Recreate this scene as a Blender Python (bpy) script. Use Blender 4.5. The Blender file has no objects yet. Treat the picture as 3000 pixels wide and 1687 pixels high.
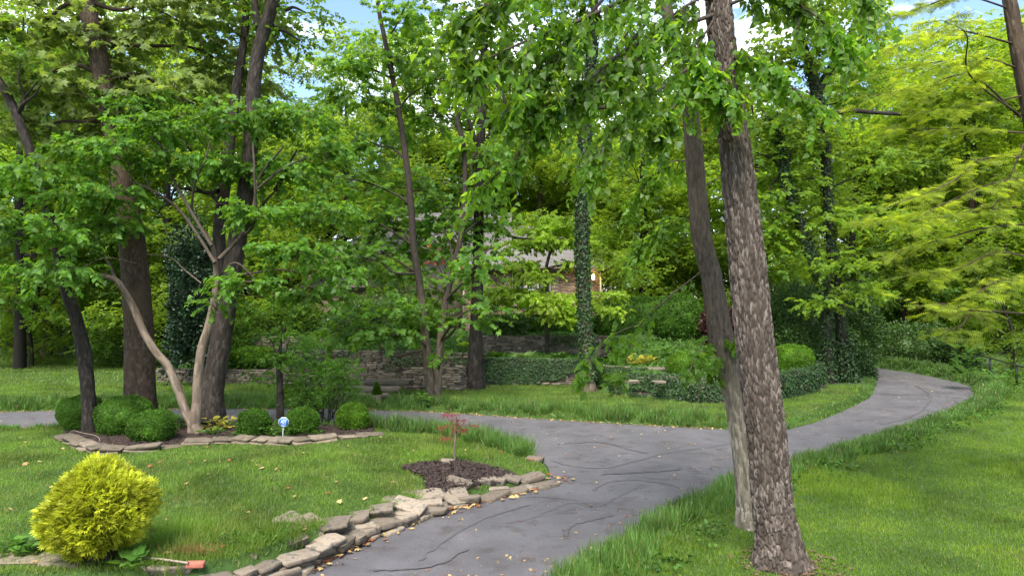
import bpy, math, random
import numpy as np
from mathutils import Vector, Matrix
from mathutils.geometry import delaunay_2d_cdt

# ------------------------------------------------------------------ camera, sky, sun, exposure
scene = bpy.context.scene
COL = scene.collection
CAM_H, FPX, PITCH = 3.5, 2027.0, math.radians(1.03)
cam_d = bpy.data.cameras.new('camera')
cam_d.sensor_width = 36.0
cam_d.lens = 36.0 * FPX / 3000.0
cam_d.clip_start, cam_d.clip_end = 0.1, 3000.0
cam = bpy.data.objects.new('camera', cam_d)
COL.objects.link(cam)
cam.location = (0, 0, CAM_H)
cam.rotation_euler = (math.radians(90) + PITCH, 0, 0)
scene.camera = cam

SUN_EL, SUN_AZ = math.radians(55), math.radians(-166)     # azimuth measured from +Y towards +X
world = bpy.data.worlds.new('World')
scene.world = world
world.use_nodes = True
wn, wl = world.node_tree.nodes, world.node_tree.links
wn.clear()
w_out = wn.new('ShaderNodeOutputWorld')
w_bg = wn.new('ShaderNodeBackground')
w_sky = wn.new('ShaderNodeTexSky')
w_sky.sky_type = 'NISHITA'
w_sky.sun_disc = False
w_sky.sun_elevation = SUN_EL
w_sky.sun_rotation = SUN_AZ
w_sky.air_density, w_sky.dust_density, w_sky.ozone_density = 1.0, 0.4, 2.0
w_bg.inputs['Strength'].default_value = 0.08
# thin broken cloud over the whole sky
w_tc = wn.new('ShaderNodeTexCoord')
w_map = wn.new('ShaderNodeMapping')
w_map.inputs['Scale'].default_value = (1.0, 1.0, 2.6)
w_noise = wn.new('ShaderNodeTexNoise')
w_noise.inputs['Scale'].default_value = 2.4
w_noise.inputs['Detail'].default_value = 7.0
w_noise.inputs['Roughness'].default_value = 0.6
w_ramp = wn.new('ShaderNodeValToRGB')
w_ramp.color_ramp.elements[0].position = 0.50
w_ramp.color_ramp.elements[1].position = 0.74
w_mix = wn.new('ShaderNodeMix')
w_mix.data_type = 'RGBA'
w_mix.inputs['B'].default_value = (20.0, 19.6, 19.0, 1)
wl.new(w_tc.outputs['Generated'], w_map.inputs['Vector'])
wl.new(w_map.outputs['Vector'], w_noise.inputs['Vector'])
wl.new(w_noise.outputs['Fac'], w_ramp.inputs['Fac'])
wl.new(w_ramp.outputs['Color'], w_mix.inputs['Factor'])
wl.new(w_sky.outputs['Color'], w_mix.inputs['A'])
wl.new(w_mix.outputs['Result'], w_bg.inputs['Color'])
wl.new(w_bg.outputs['Background'], w_out.inputs['Surface'])

sun_d = bpy.data.lights.new('sun', 'SUN')
sun_d.energy = 2.2
sun_d.angle = math.radians(28)
sun_d.color = (1.0, 0.95, 0.86)
sun = bpy.data.objects.new('sun', sun_d)
COL.objects.link(sun)
_sd = Vector((math.sin(SUN_AZ) * math.cos(SUN_EL), math.cos(SUN_AZ) * math.cos(SUN_EL), math.sin(SUN_EL)))
sun.rotation_euler = _sd.to_track_quat('Z', 'Y').to_euler()

vs = scene.view_settings
vs.view_transform = 'Standard'
vs.look = 'None'
vs.gamma = 1.0
vs.use_curve_mapping = False
vs.exposure = 2.1
scene.render.engine = 'CYCLES'
cy = scene.cycles
cy.max_bounces, cy.diffuse_bounces, cy.glossy_bounces = 7, 4, 2
cy.transmission_bounces, cy.transparent_max_bounces = 5, 4
cy.caustics_reflective = cy.caustics_refractive = False
cy.sample_clamp_indirect = 6.0
cy.use_denoising = True
cy.use_adaptive_sampling = True
cy.adaptive_threshold = 0.02

# ------------------------------------------------------------------ helpers
rng = np.random.default_rng(11)
random.seed(5)
CP, SP = math.cos(PITCH), math.sin(PITCH)


def ray(px, py):
    u, v = (px - 1500.0) / FPX, (843.5 - py) / FPX
    return np.array((u, CP - v * SP, SP + v * CP))


def P(px, py, z=0.0):
    r = ray(px, py)
    t = (z - CAM_H) / r[2]
    return np.array((0, 0, CAM_H)) + r * t


def D(px, py, d):
    r = ray(px, py)
    return np.array((0, 0, CAM_H)) + r * (d / r[1])


def norm(a):
    return a / np.maximum(np.linalg.norm(a, axis=-1, keepdims=True), 1e-9)


def empty(name, loc, label=None, cat=None, group=None):
    o = bpy.data.objects.new(name, None)
    o.location = tuple(float(c) for c in loc)
    COL.objects.link(o)
    tag(o, label, cat, group)
    return o


def tag(o, label=None, cat=None, group=None, kind=None):
    if label: o['label'] = label
    if cat: o['category'] = cat
    if group: o['group'] = group
    if kind: o['kind'] = kind
    return o


def obj(name, me, parent=None, loc=None):
    o = bpy.data.objects.new(name, me)
    COL.objects.link(o)
    if parent is not None: o.parent = parent
    if loc is not None: o.location = tuple(float(c) for c in loc)
    return o


def mesh_np(name, V, F, mats, smooth=False, midx=None):
    """V (n,3); F (m,k) array or list of (m_i,k_i) arrays."""
    me = bpy.data.meshes.new(name)
    V = np.asarray(V, np.float32)
    Fs = F if isinstance(F, list) else [F]
    Fs = [np.asarray(f, np.int32) for f in Fs if len(f)]
    loops = np.concatenate([f.ravel() for f in Fs])
    tot = np.concatenate([np.full(len(f), f.shape[1], np.int32) for f in Fs])
    start = np.concatenate(([0], np.cumsum(tot)[:-1])).astype(np.int32)
    me.vertices.add(len(V)); me.vertices.foreach_set('co', V.ravel())
    me.loops.add(len(loops)); me.loops.foreach_set('vertex_index', loops)
    me.polygons.add(len(tot)); me.polygons.foreach_set('loop_start', start)
    if midx is not None: me.polygons.foreach_set('material_index', np.asarray(midx, np.int32))
    if smooth: me.polygons.foreach_set('use_smooth', np.ones(len(tot), bool))
    for m in (mats if isinstance(mats, (list, tuple)) else [mats]): me.materials.append(m)
    me.update(calc_edges=True)
    return me


class MB:
    """collects pieces of geometry into one mesh"""
    def __init__(s): s.V, s.F3, s.F4, s.n = [], [], [], 0

    def add(s, V, F):
        V = np.asarray(V, float)
        F = np.asarray(F, np.int64)
        s.V.append(V)
        (s.F3 if F.shape[1] == 3 else s.F4).append(F + s.n)
        s.n += len(V)

    def more(s, F, V0): (s.F3 if np.asarray(F).shape[1] == 3 else s.F4).append(np.asarray(F, np.int64) + V0)

    def box(s, c, size, rot=None):
        x, y, z = np.asarray(size) / 2.0
        V = np.array([(i * x, j * y, k * z) for i in (-1, 1) for j in (-1, 1) for k in (-1, 1)], float)
        if rot is not None: V = V @ np.asarray(rot).T
        s.add(V + np.asarray(c), BOXF)

    def bar(s, a, b, r, n=6, r2=None):
        V, F = tube([a, b], [r, r if r2 is None else r2], n)
        s.add(V, F)

    def mesh(s, name, mats, smooth=False):
        F = []
        if s.F3: F.append(np.concatenate(s.F3))
        if s.F4: F.append(np.concatenate(s.F4))
        return mesh_np(name, np.concatenate(s.V), F, mats, smooth)


BOXF = np.array([(0, 1, 3, 2), (4, 6, 7, 5), (0, 4, 5, 1), (2, 3, 7, 6), (0, 2, 6, 4), (1, 5, 7, 3)])


def catmull(pts, n):
    p = np.asarray(pts, float)
    if len(p) == 2:
        t = np.linspace(0, 1, n)[:, None]
        return p[0] * (1 - t) + p[1] * t
    e = np.vstack((2 * p[0] - p[1], p, 2 * p[-1] - p[-2]))
    u = np.linspace(0, len(p) - 1 - 1e-6, n)
    i = u.astype(int); f = (u - i)[:, None]
    a, b, c, d = e[i], e[i + 1], e[i + 2], e[i + 3]
    return 0.5 * (2 * b + (c - a) * f + (2 * a - 5 * b + 4 * c - d) * f ** 2 + (3 * b - 3 * c + d - a) * f ** 3)


def frames(p):
    t = norm(np.gradient(p, axis=0))
    ref = np.array((0.3, 1.0, 0.1))
    x = norm(ref - (t @ ref)[:, None] * t)
    return t, x, np.cross(t, x)


def tube(pts, rad, nseg, nl=None, cap=True):
    pts = np.asarray(pts, float); rad = np.asarray(rad, float)
    if nl:
        u = np.linspace(0, 1, len(rad))
        p = catmull(pts, nl); r = np.interp(np.linspace(0, 1, nl), u, rad)
    else:
        p, r = pts, rad
    t, x, y = frames(p)
    th = np.linspace(0, 2 * math.pi, nseg, endpoint=False)
    V = p[:, None] + r[:, None, None] * (np.cos(th)[None, :, None] * x[:, None] + np.sin(th)[None, :, None] * y[:, None])
    n = len(p)
    i = np.arange(n - 1)[:, None] * nseg; j = np.arange(nseg)[None]; k = (j + 1) % nseg
    F = np.stack(((i + j), (i + k), (i + nseg + k), (i + nseg + j)), -1).reshape(-1, 4)
    return V.reshape(-1, 3), F


def vhash(a, b, s):
    h = np.sin(a * 127.1 + b * 311.7 + s * 74.7) * 43758.5453
    return h - np.floor(h)


def vnoise(x, y, s=0.0):
    xi, yi = np.floor(x), np.floor(y)
    fx, fy = x - xi, y - yi
    fx, fy = fx * fx * (3 - 2 * fx), fy * fy * (3 - 2 * fy)
    return ((vhash(xi, yi, s) * (1 - fx) + vhash(xi + 1, yi, s) * fx) * (1 - fy)
            + (vhash(xi, yi + 1, s) * (1 - fx) + vhash(xi + 1, yi + 1, s) * fx) * fy)


def fbm(x, y, s=0.0, o=4):
    r, a = 0, 0.5
    for k in range(o):
        r = r + a * vnoise(x * 2 ** k, y * 2 ** k, s + k); a *= 0.5
    return r


def bark_tube(pts, rad, nseg, nl, cell=0.05, clen=0.16, amp=0.015, seed=0.0, flare=0.0):
    """a trunk with furrowed bark plates; returns V, F, random value per plate"""
    pts = np.asarray(pts, float)
    p = catmull(pts, nl)
    r = np.interp(np.linspace(0, 1, nl), np.linspace(0, 1, len(rad)), rad)
    t, x, y = frames(p)
    seg = np.concatenate(([0], np.cumsum(np.linalg.norm(np.diff(p, axis=0), axis=1))))
    th = np.linspace(0, 2 * math.pi, nseg, endpoint=False)
    S, T = np.meshgrid(seg, th, indexing='ij')
    k = max(5, int(round(2 * math.pi * np.mean(r) / cell)))
    wob = (fbm(np.cos(T) * 1.5 + 5 + seed, S * 3.0, seed) - 0.5) * 1.4
    u, v = T / (2 * math.pi) * k + wob, S / clen + (fbm(np.sin(T) * 2 + 9, S * 2, seed + 3) - 0.5) * 1.2
    ui, vi = np.floor(u), np.floor(v)
    F1 = np.full(u.shape, 9.0); F2 = F1.copy(); ID = np.zeros(u.shape)
    for a in (-1, 0, 1):
        for b in (-2, -1, 0, 1, 2):
            cu, cv = ui + a, vi + b
            wu = np.mod(cu, k)
            jx, jy = vhash(wu, cv, seed + 1), vhash(wu, cv, seed + 2)
            d = np.sqrt((cu + jx - u) ** 2 + ((cv + jy * 1.4 - v)) ** 2)
            near = d < F1
            F2 = np.where(near, F1, np.minimum(F2, d))
            ID = np.where(near, vhash(wu, cv, seed + 7), ID)
            F1 = np.where(near, d, F1)
    crack = np.clip((F2 - F1) / 0.3, 0, 1)
    rough = fbm(u * 3, v * 3, seed + 9) - 0.5
    disp = amp * (crack - 1) + amp * 0.7 * rough + amp * 0.6 * (ID - 0.5) * crack
    rr = r[:, None] + disp
    if flare:
        rr = rr * (1 + flare * np.exp(-S / 0.3) * (0.65 + 0.5 * np.cos(T * 5 + seed) + 0.3 * np.cos(T * 3 + 1)))
    V = p[:, None] + rr[..., None] * (np.cos(T)[..., None] * x[:, None] + np.sin(T)[..., None] * y[:, None])
    i = np.arange(nl - 1)[:, None] * nseg; j = np.arange(nseg)[None]; kk = (j + 1) % nseg
    F = np.stack(((i + j), (i + kk), (i + nseg + kk), (i + nseg + j)), -1).reshape(-1, 4)
    return V.reshape(-1, 3), F, ID.ravel()


# ---- materials
def nodes(m):
    m.use_nodes = True
    n, l = m.node_tree.nodes, m.node_tree.links
    n.clear()
    return n, l, n.new('ShaderNodeOutputMaterial')


def mixc(n, l, fac, a, b, blend='MIX'):
    m = n.new('ShaderNodeMix'); m.data_type = 'RGBA'; m.blend_type = blend
    for key, v in (('Factor', fac), ('A', a), ('B', b)):
        if isinstance(v, (tuple, list)): m.inputs[key].default_value = (*v[:3], 1)
        elif isinstance(v, (int, float)): m.inputs[key].default_value = v
        else: l.new(v, m.inputs[key])
    return m.outputs['Result']


def noise(n, l, scale, detail=4.0, vec=None, rough=0.6, dist=0.0):
    t = n.new('ShaderNodeTexNoise')
    t.inputs['Scale'].default_value = scale
    t.inputs['Detail'].default_value = detail
    t.inputs['Roughness'].default_value = rough
    t.inputs['Distortion'].default_value = dist
    if vec is not None: l.new(vec, t.inputs['Vector'])
    return t.outputs['Fac']


def ramp(n, l, fac, stops):
    r = n.new('ShaderNodeValToRGB')
    e = r.color_ramp.elements
    while len(e) < len(stops): e.new(0.5)
    for k, (p, c) in enumerate(stops):
        e[k].position = p
        e[k].color = (c, c, c, 1) if isinstance(c, (int, float)) else (*c, 1)
    l.new(fac, r.inputs['Fac'])
    return r.outputs['Color']


def leafmat(name, dark, light, trans, tf=0.4, rough=0.5, odd=None, spec=0.35, clump=0.5, patch=None):
    """leaf: varies leaf by leaf and clump by clump, lets light through"""
    m = bpy.data.materials.new(name)
    n, l, out = nodes(m)
    g = n.new('ShaderNodeNewGeometry')
    c = mixc(n, l, g.outputs['Random Per Island'], dark, light)
    cl = ramp(n, l, noise(n, l, clump, 3.0, g.outputs['Position']), [(0.35, 0.62), (0.65, 1.3)])
    c = mixc(n, l, 1.0, c, cl, 'MULTIPLY')
    if patch:                    # broad patches of another growth
        c = mixc(n, l, ramp(n, l, noise(n, l, patch[1], 5.0, g.outputs['Position'], 0.7), [(patch[2], 0.0), (patch[2] + .14, 0.75)]), c, patch[0])
    if odd:
        r = ramp(n, l, g.outputs['Random Per Island'], [(odd[1], 0.0), (odd[1] + 0.01, 1.0)])
        c = mixc(n, l, r, c, odd[0])
    b = n.new('ShaderNodeBsdfPrincipled')
    b.inputs['Roughness'].default_value = rough
    b.inputs['Specular IOR Level'].default_value = spec
    l.new(c, b.inputs['Base Color'])
    t = n.new('ShaderNodeBsdfTranslucent')
    tc = mixc(n, l, 1.0, trans, cl, 'MULTIPLY')
    if odd: tc = mixc(n, l, r, tc, odd[0])
    l.new(tc, t.inputs['Color'])
    mx = n.new('ShaderNodeMixShader')
    mx.inputs['Fac'].default_value = tf
    l.new(b.outputs[0], mx.inputs[1]); l.new(t.outputs[0], mx.inputs[2])
    l.new(mx.outputs[0], out.inputs['Surface'])
    return m


def solid(name, c1, c2, scale=8.0, rough=0.8, bump=0.0, bscale=30.0, metal=0.0, spec=0.3, third=None, island=0.0, stretch=None, speck=None):
    m = bpy.data.materials.new(name)
    n, l, out = nodes(m)
    g = n.new('ShaderNodeNewGeometry')
    vec = g.outputs['Position']
    if stretch:
        mp = n.new('ShaderNodeMapping'); mp.inputs['Scale'].default_value = stretch
        l.new(vec, mp.inputs['Vector']); vec = mp.outputs['Vector']
    f = ramp(n, l, noise(n, l, scale, 6.0, vec), [(0.3, 0.0), (0.7, 1.0)])
    c = mixc(n, l, f, c1, c2)
    if third:
        f3 = ramp(n, l, noise(n, l, third[1], 5.0, vec), [(third[2], 0.0), (third[2] + 0.12, 1.0)])
        c = mixc(n, l, f3, c, third[0])
    if speck:
        c = mixc(n, l, 1.0, c, ramp(n, l, noise(n, l, speck[0], 2.0, vec), [(0.3, 1 - speck[1]), (0.7, 1 + speck[1])]), 'MULTIPLY')
        c = mixc(n, l, 1.0, c, ramp(n, l, noise(n, l, 0.45, 6.0, vec, 0.75), [(0.3, 1 - speck[1] * .6), (0.7, 1 + speck[1] * .5)]), 'MULTIPLY')
    if island:
        oi = n.new('ShaderNodeObjectInfo')
        ad = n.new('ShaderNodeMath'); ad.operation = 'ADD'
        l.new(oi.outputs['Random'], ad.inputs[0]); l.new(g.outputs['Random Per Island'], ad.inputs[1])
        fr = n.new('ShaderNodeMath'); fr.operation = 'FRACT'
        l.new(ad.outputs[0], fr.inputs[0])
        c = mixc(n, l, 1.0, c, ramp(n, l, fr.outputs[0], [(0.0, 1 - island), (1.0, 1 + island)]), 'MULTIPLY')
    b = n.new('ShaderNodeBsdfPrincipled')
    b.inputs['Roughness'].default_value = rough
    b.inputs['Metallic'].default_value = metal
    b.inputs['Specular IOR Level'].default_value = spec
    l.new(c, b.inputs['Base Color'])
    if bump:
        bp = n.new('ShaderNodeBump'); bp.inputs['Strength'].default_value = bump; bp.inputs['Distance'].default_value = 0.02
        l.new(noise(n, l, bscale, 8.0, vec), bp.inputs['Height'])
        l.new(bp.outputs[0], b.inputs['Normal'])
    l.new(b.outputs[0], out.inputs['Surface'])
    return m


def barkmat(name, c1, c2, fleck, fl=0.72, moss=None, upper=None):
    """bark plates take their own random tone from the point attribute 'plate'"""
    m = bpy.data.materials.new(name)
    n, l, out = nodes(m)
    g = n.new('ShaderNodeNewGeometry')
    at = n.new('ShaderNodeAttribute'); at.attribute_name = 'plate'
    mp = n.new('ShaderNodeMapping'); mp.inputs['Scale'].default_value = (1, 1, 0.22)
    l.new(g.outputs['Position'], mp.inputs['Vector'])
    f = noise(n, l, 26.0, 6.0, mp.outputs['Vector'], 0.65)
    c = mixc(n, l, ramp(n, l, f, [(0.3, 0.0), (0.7, 1.0)]), c1, c2)
    c = mixc(n, l, 1.0, c, ramp(n, l, at.outputs['Fac'], [(0.0, 0.62), (1.0, 1.3)]), 'MULTIPLY')
    s = ramp(n, l, at.outputs['Fac'], [(fl, 0.0), (1.0, 0.75)])
    s2 = ramp(n, l, noise(n, l, 60.0, 3.0, mp.outputs['Vector']), [(0.45, 0.0), (0.62, 1.0)])
    mm = n.new('ShaderNodeMath'); mm.operation = 'MULTIPLY'
    l.new(s, mm.inputs[0]); l.new(s2, mm.inputs[1])
    c = mixc(n, l, mm.outputs[0], c, fleck)
    if moss:
        f3 = ramp(n, l, noise(n, l, moss[1], 4.0, g.outputs['Position']), [(moss[2], 0.0), (moss[2] + 0.15, 0.8)])
        c = mixc(n, l, f3, c, moss[0])
    if upper:                    # older bark higher up has another colour than the bleached foot
        sx = n.new('ShaderNodeSeparateXYZ'); l.new(g.outputs['Position'], sx.inputs[0])
        ad = n.new('ShaderNodeMath'); ad.operation = 'ADD'
        mu = n.new('ShaderNodeMath'); mu.operation = 'MULTIPLY'; mu.inputs[1].default_value = 1.6
        l.new(noise(n, l, 3.0, 4.0, g.outputs['Position']), mu.inputs[0])
        l.new(sx.outputs['Z'], ad.inputs[0]); l.new(mu.outputs[0], ad.inputs[1])
        mr = n.new('ShaderNodeMapRange'); mr.inputs['From Min'].default_value = upper[1]; mr.inputs['From Max'].default_value = upper[2]
        l.new(ad.outputs[0], mr.inputs['Value'])
        c = mixc(n, l, mr.outputs[0], c, mixc(n, l, ramp(n, l, f, [(0.3, 0.0), (0.7, 1.0)]), [v * .7 for v in upper[0]], [v * 2.3 for v in upper[0]]))
    b = n.new('ShaderNodeBsdfPrincipled')
    b.inputs['Roughness'].default_value = 0.9
    b.inputs['Specular IOR Level'].default_value = 0.15
    l.new(c, b.inputs['Base Color'])
    bp = n.new('ShaderNodeBump'); bp.inputs['Strength'].default_value = 0.5; bp.inputs['Distance'].default_value = 0.015
    l.new(noise(n, l, 55.0, 6.0, mp.outputs['Vector']), bp.inputs['Height'])
    l.new(bp.outputs[0], b.inputs['Normal'])
    l.new(b.outputs[0], out.inputs['Surface'])
    return m


M = {}
M['asphalt'] = solid('asphalt', (0.077, 0.072, 0.076), (0.101, 0.095, 0.100), 0.9, 0.7, 0.5, 110.0, spec=0.35, third=((0.064, 0.055, 0.054), 2.3, 0.54), speck=(45.0, 0.28))
M['seal'] = solid('crack_sealant', (0.064, 0.058, 0.059), (0.090, 0.084, 0.087), 9.0, 0.6, 0.1, 60.0)
M['ground'] = solid('lawn_soil', (0.022, 0.05, 0.010), (0.045, 0.085, 0.014), 1.3, 0.95, 0.3, 40.0, third=((0.06, 0.04, 0.022), 0.5, 0.62))
M['mulch'] = solid('mulch', (0.016, 0.011, 0.010), (0.055, 0.032, 0.022), 30.0, 0.9, 0.6, 60.0)
M['chip'] = solid('mulch_chip', (0.016, 0.012, 0.012), (0.05, 0.03, 0.022), 20.0, 0.85, island=0.6)
M['limestone'] = solid('limestone', (0.13, 0.10, 0.072), (0.25, 0.205, 0.155), 7.0, 0.95, 0.9, 28.0, third=((0.09, 0.08, 0.065), 7.0, 0.52), island=0.45)
M['wallstone'] = solid('wall_stone', (0.085, 0.07, 0.052), (0.165, 0.135, 0.10), 3.0, 0.92, 0.6, 30.0, third=((0.06, 0.065, 0.035), 1.6, 0.56), island=0.45)
M['joint'] = solid('wall_joint', (0.03, 0.027, 0.02), (0.05, 0.045, 0.035), 5.0, 1.0)
M['brick'] = solid('house_brick', (0.20, 0.13, 0.085), (0.29, 0.21, 0.14), 1.2, 0.85, 0.3, 40.0, island=0.4)
M['mortar'] = solid('mortar', (0.20, 0.165, 0.12), (0.25, 0.21, 0.165), 3.0, 0.95)
M['redbrick'] = solid('red_brick', (0.30, 0.09, 0.06), (0.38, 0.14, 0.09), 14.0, 0.85, 0.3, 60.0)
M['shingle'] = solid('roof_shingle', (0.105, 0.096, 0.09), (0.15, 0.139, 0.131), 1.4, 0.85, 0.2, 60.0, island=0.1)
M['trim'] = solid('brown_trim', (0.10, 0.075, 0.055), (0.13, 0.10, 0.075), 6.0, 0.6)
M['white'] = solid('white_paint', (0.72, 0.72, 0.70), (0.8, 0.8, 0.78), 6.0, 0.55)
M['cream'] = solid('cream_frame', (0.42, 0.36, 0.27), (0.5, 0.43, 0.33), 6.0, 0.6)
M['curtain'] = solid('curtain', (0.55, 0.55, 0.52), (0.7, 0.7, 0.66), 2.0, 0.9, stretch=(12, 1, 0.2))
M['wood'] = solid('weathered_wood', (0.20, 0.155, 0.115), (0.28, 0.22, 0.17), 8.0, 0.85, 0.3, 30.0)
M['terracotta'] = solid('stone_pot', (0.25, 0.19, 0.14), (0.33, 0.26, 0.19), 8.0, 0.85)
M['iron'] = solid('black_iron', (0.012, 0.012, 0.012), (0.02, 0.02, 0.02), 8.0, 0.45)
M['signblue'] = solid('sign_blue', (0.012, 0.10, 0.36), (0.015, 0.115, 0.40), 3.0, 0.45)
M['signpale'] = solid('sign_small_print', (0.22, 0.33, 0.55), (0.26, 0.37, 0.6), 3.0, 0.45)
M['signwhite'] = solid('sign_white', (0.55, 0.56, 0.58), (0.6, 0.61, 0.63), 3.0, 0.45)
M['beige'] = solid('beige_render', (0.42, 0.34, 0.24), (0.48, 0.40, 0.29), 2.0, 0.9)


def glassmat():
    m = bpy.data.materials.new('window_glass')
    n, l, out = nodes(m)
    b = n.new('ShaderNodeBsdfPrincipled')
    b.inputs['Base Color'].default_value = (0.03, 0.045, 0.045, 1)
    b.inputs['Roughness'].default_value = 0.06
    b.inputs['Specular IOR Level'].default_value = 0.8
    l.new(b.outputs[0], out.inputs['Surface'])
    return m


M['glass'] = glassmat()


def lampmat():
    m = bpy.data.materials.new('lamp_glow')
    n, l, out = nodes(m)
    e = n.new('ShaderNodeEmission')
    e.inputs['Color'].default_value = (1.0, 0.68, 0.36, 1); e.inputs['Strength'].default_value = 5.0
    l.new(e.outputs[0], out.inputs['Surface'])
    return m


M['lamp'] = lampmat()

# leaves: dark, light, translucent
L = {}
L['oak'] = leafmat('leaf_oak', (0.040, 0.095, 0.010), (0.085, 0.165, 0.016), (0.21, 0.36, 0.020), 0.44, spec=.22)
L['back'] = leafmat('leaf_wood', (0.070, 0.135, 0.012), (0.13, 0.215, 0.020), (0.34, 0.48, 0.030), 0.50, clump=0.22, spec=.22)
L['back2'] = leafmat('leaf_wood_dark', (0.040, 0.095, 0.014), (0.080, 0.15, 0.020), (0.20, 0.34, 0.025), 0.45, clump=0.25, spec=.22)
L['back3'] = leafmat('leaf_wood_yellow', (0.095, 0.165, 0.010), (0.155, 0.245, 0.018), (0.38, 0.52, 0.024), 0.52, clump=0.25, spec=.22)
L['pale'] = leafmat('leaf_sycamore', (0.080, 0.125, 0.024), (0.165, 0.215, 0.055), (0.32, 0.42, 0.05), 0.44, 0.55, clump=0.8, spec=.25)
L['redbud'] = leafmat('leaf_redbud', (0.042, 0.110, 0.013), (0.095, 0.195, 0.024), (0.22, 0.42, 0.022), 0.42, clump=0.9, spec=.22)
L['maple'] = leafmat('leaf_maple', (0.048, 0.120, 0.018), (0.105, 0.205, 0.032), (0.28, 0.48, 0.026), 0.45, clump=0.8, spec=.25)
L['near'] = leafmat('leaf_near', (0.042, 0.105, 0.012), (0.092, 0.175, 0.018), (0.30, 0.50, 0.022), 0.52, 0.42, clump=1.2, spec=.28)
L['dogwood'] = leafmat('leaf_dogwood', (0.20, 0.30, 0.025), (0.31, 0.42, 0.045), (0.56, 0.76, 0.06), 0.5, clump=1.0)
L['cypress'] = leafmat('leaf_bald_cypress', (0.15, 0.215, 0.012), (0.23, 0.29, 0.02), (0.52, 0.62, 0.03), 0.55, clump=1.0)
L['yew'] = leafmat('leaf_yew', (0.034, 0.078, 0.014), (0.068, 0.130, 0.024), (0.10, 0.19, 0.025), 0.2, clump=1.5)
L['box'] = leafmat('leaf_boxwood', (0.030, 0.082, 0.008), (0.068, 0.145, 0.014), (0.10, 0.21, 0.015), 0.25, 0.6, clump=2.5, spec=.15)
L['boxb'] = leafmat('leaf_boxwood_bright', (0.050, 0.118, 0.008), (0.095, 0.19, 0.014), (0.15, 0.28, 0.015), 0.3, 0.6, clump=2.5, spec=.15)
L['holly'] = leafmat('leaf_holly', (0.010, 0.030, 0.012), (0.028, 0.055, 0.022), (0.03, 0.07, 0.02), 0.15, 0.35, clump=1.2)
L['ivy'] = leafmat('leaf_ivy', (0.013, 0.038, 0.008), (0.036, 0.080, 0.016), (0.05, 0.11, 0.016), 0.2, 0.55, odd=((0.08, 0.10, 0.035), 0.95), clump=1.5)
L['ground'] = leafmat('leaf_ground_cover', (0.030, 0.085, 0.012), (0.075, 0.155, 0.020), (0.13, 0.27, 0.02), 0.3, clump=1.2, spec=.2)
L['golden'] = leafmat('leaf_golden_cypress', (0.30, 0.34, 0.016), (0.54, 0.56, 0.045), (0.58, 0.62, 0.03), 0.35, 0.55, clump=3.0)
L['red'] = leafmat('leaf_red_maple', (0.16, 0.020, 0.030), (0.28, 0.05, 0.06), (0.42, 0.05, 0.06), 0.4, clump=3.0)
L['redo'] = leafmat('leaf_orange_maple', (0.35, 0.06, 0.02), (0.5, 0.12, 0.03), (0.6, 0.13, 0.03), 0.4, clump=2.0)
L['purple'] = leafmat('leaf_purple_maple', (0.04, 0.016, 0.012), (0.065, 0.026, 0.018), (0.09, 0.025, 0.016), 0.3, clump=2.0)
L['dead'] = leafmat('leaf_dead_conifer', (0.30, 0.13, 0.06), (0.42, 0.20, 0.09), (0.45, 0.2, 0.07), 0.3, clump=2.0)
L['magnolia'] = leafmat('leaf_pale_shrub', (0.09, 0.13, 0.03), (0.24, 0.27, 0.10), (0.26, 0.3, 0.07), 0.3, 0.4, clump=1.5)
L['hosta'] = leafmat('leaf_hosta', (0.10, 0.19, 0.05), (0.20, 0.28, 0.09), (0.22, 0.36, 0.06), 0.3, clump=3.0)
L['yplant'] = leafmat('leaf_yellow_plant', (0.28, 0.27, 0.03), (0.42, 0.36, 0.06), (0.45, 0.42, 0.05), 0.35, clump=4.0)
L['grass'] = leafmat('grass_blade', (0.072, 0.132, 0.012), (0.135, 0.205, 0.022), (0.20, 0.36, 0.025), 0.38, 0.55, odd=((0.24, 0.21, 0.09), 0.965), clump=0.9, patch=((0.16, 0.19, 0.03), 0.8, 0.5))
L['grassr'] = leafmat('grass_blade_right', (0.072, 0.14, 0.009), (0.135, 0.205, 0.014), (0.24, 0.40, 0.02), 0.4, 0.55, odd=((0.24, 0.21, 0.09), 0.98), clump=0.6, patch=((0.16, 0.20, 0.012), 0.6, 0.5))
L['border'] = leafmat('border_grass_blade', (0.050, 0.120, 0.020), (0.12, 0.205, 0.045), (0.18, 0.33, 0.035), 0.35, 0.42, odd=((0.24, 0.18, 0.08), 0.96), clump=1.3)
L['litter'] = leafmat('fallen_leaf', (0.30, 0.19, 0.075), (0.48, 0.36, 0.15), (0.3, 0.2, 0.07), 0.15, 0.7, odd=((0.22, 0.075, 0.03), 0.7), clump=4.0)
L['straw'] = leafmat('dry_grass', (0.33, 0.19, 0.07), (0.45, 0.28, 0.11), (0.4, 0.25, 0.09), 0.3, clump=4.0)

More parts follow.
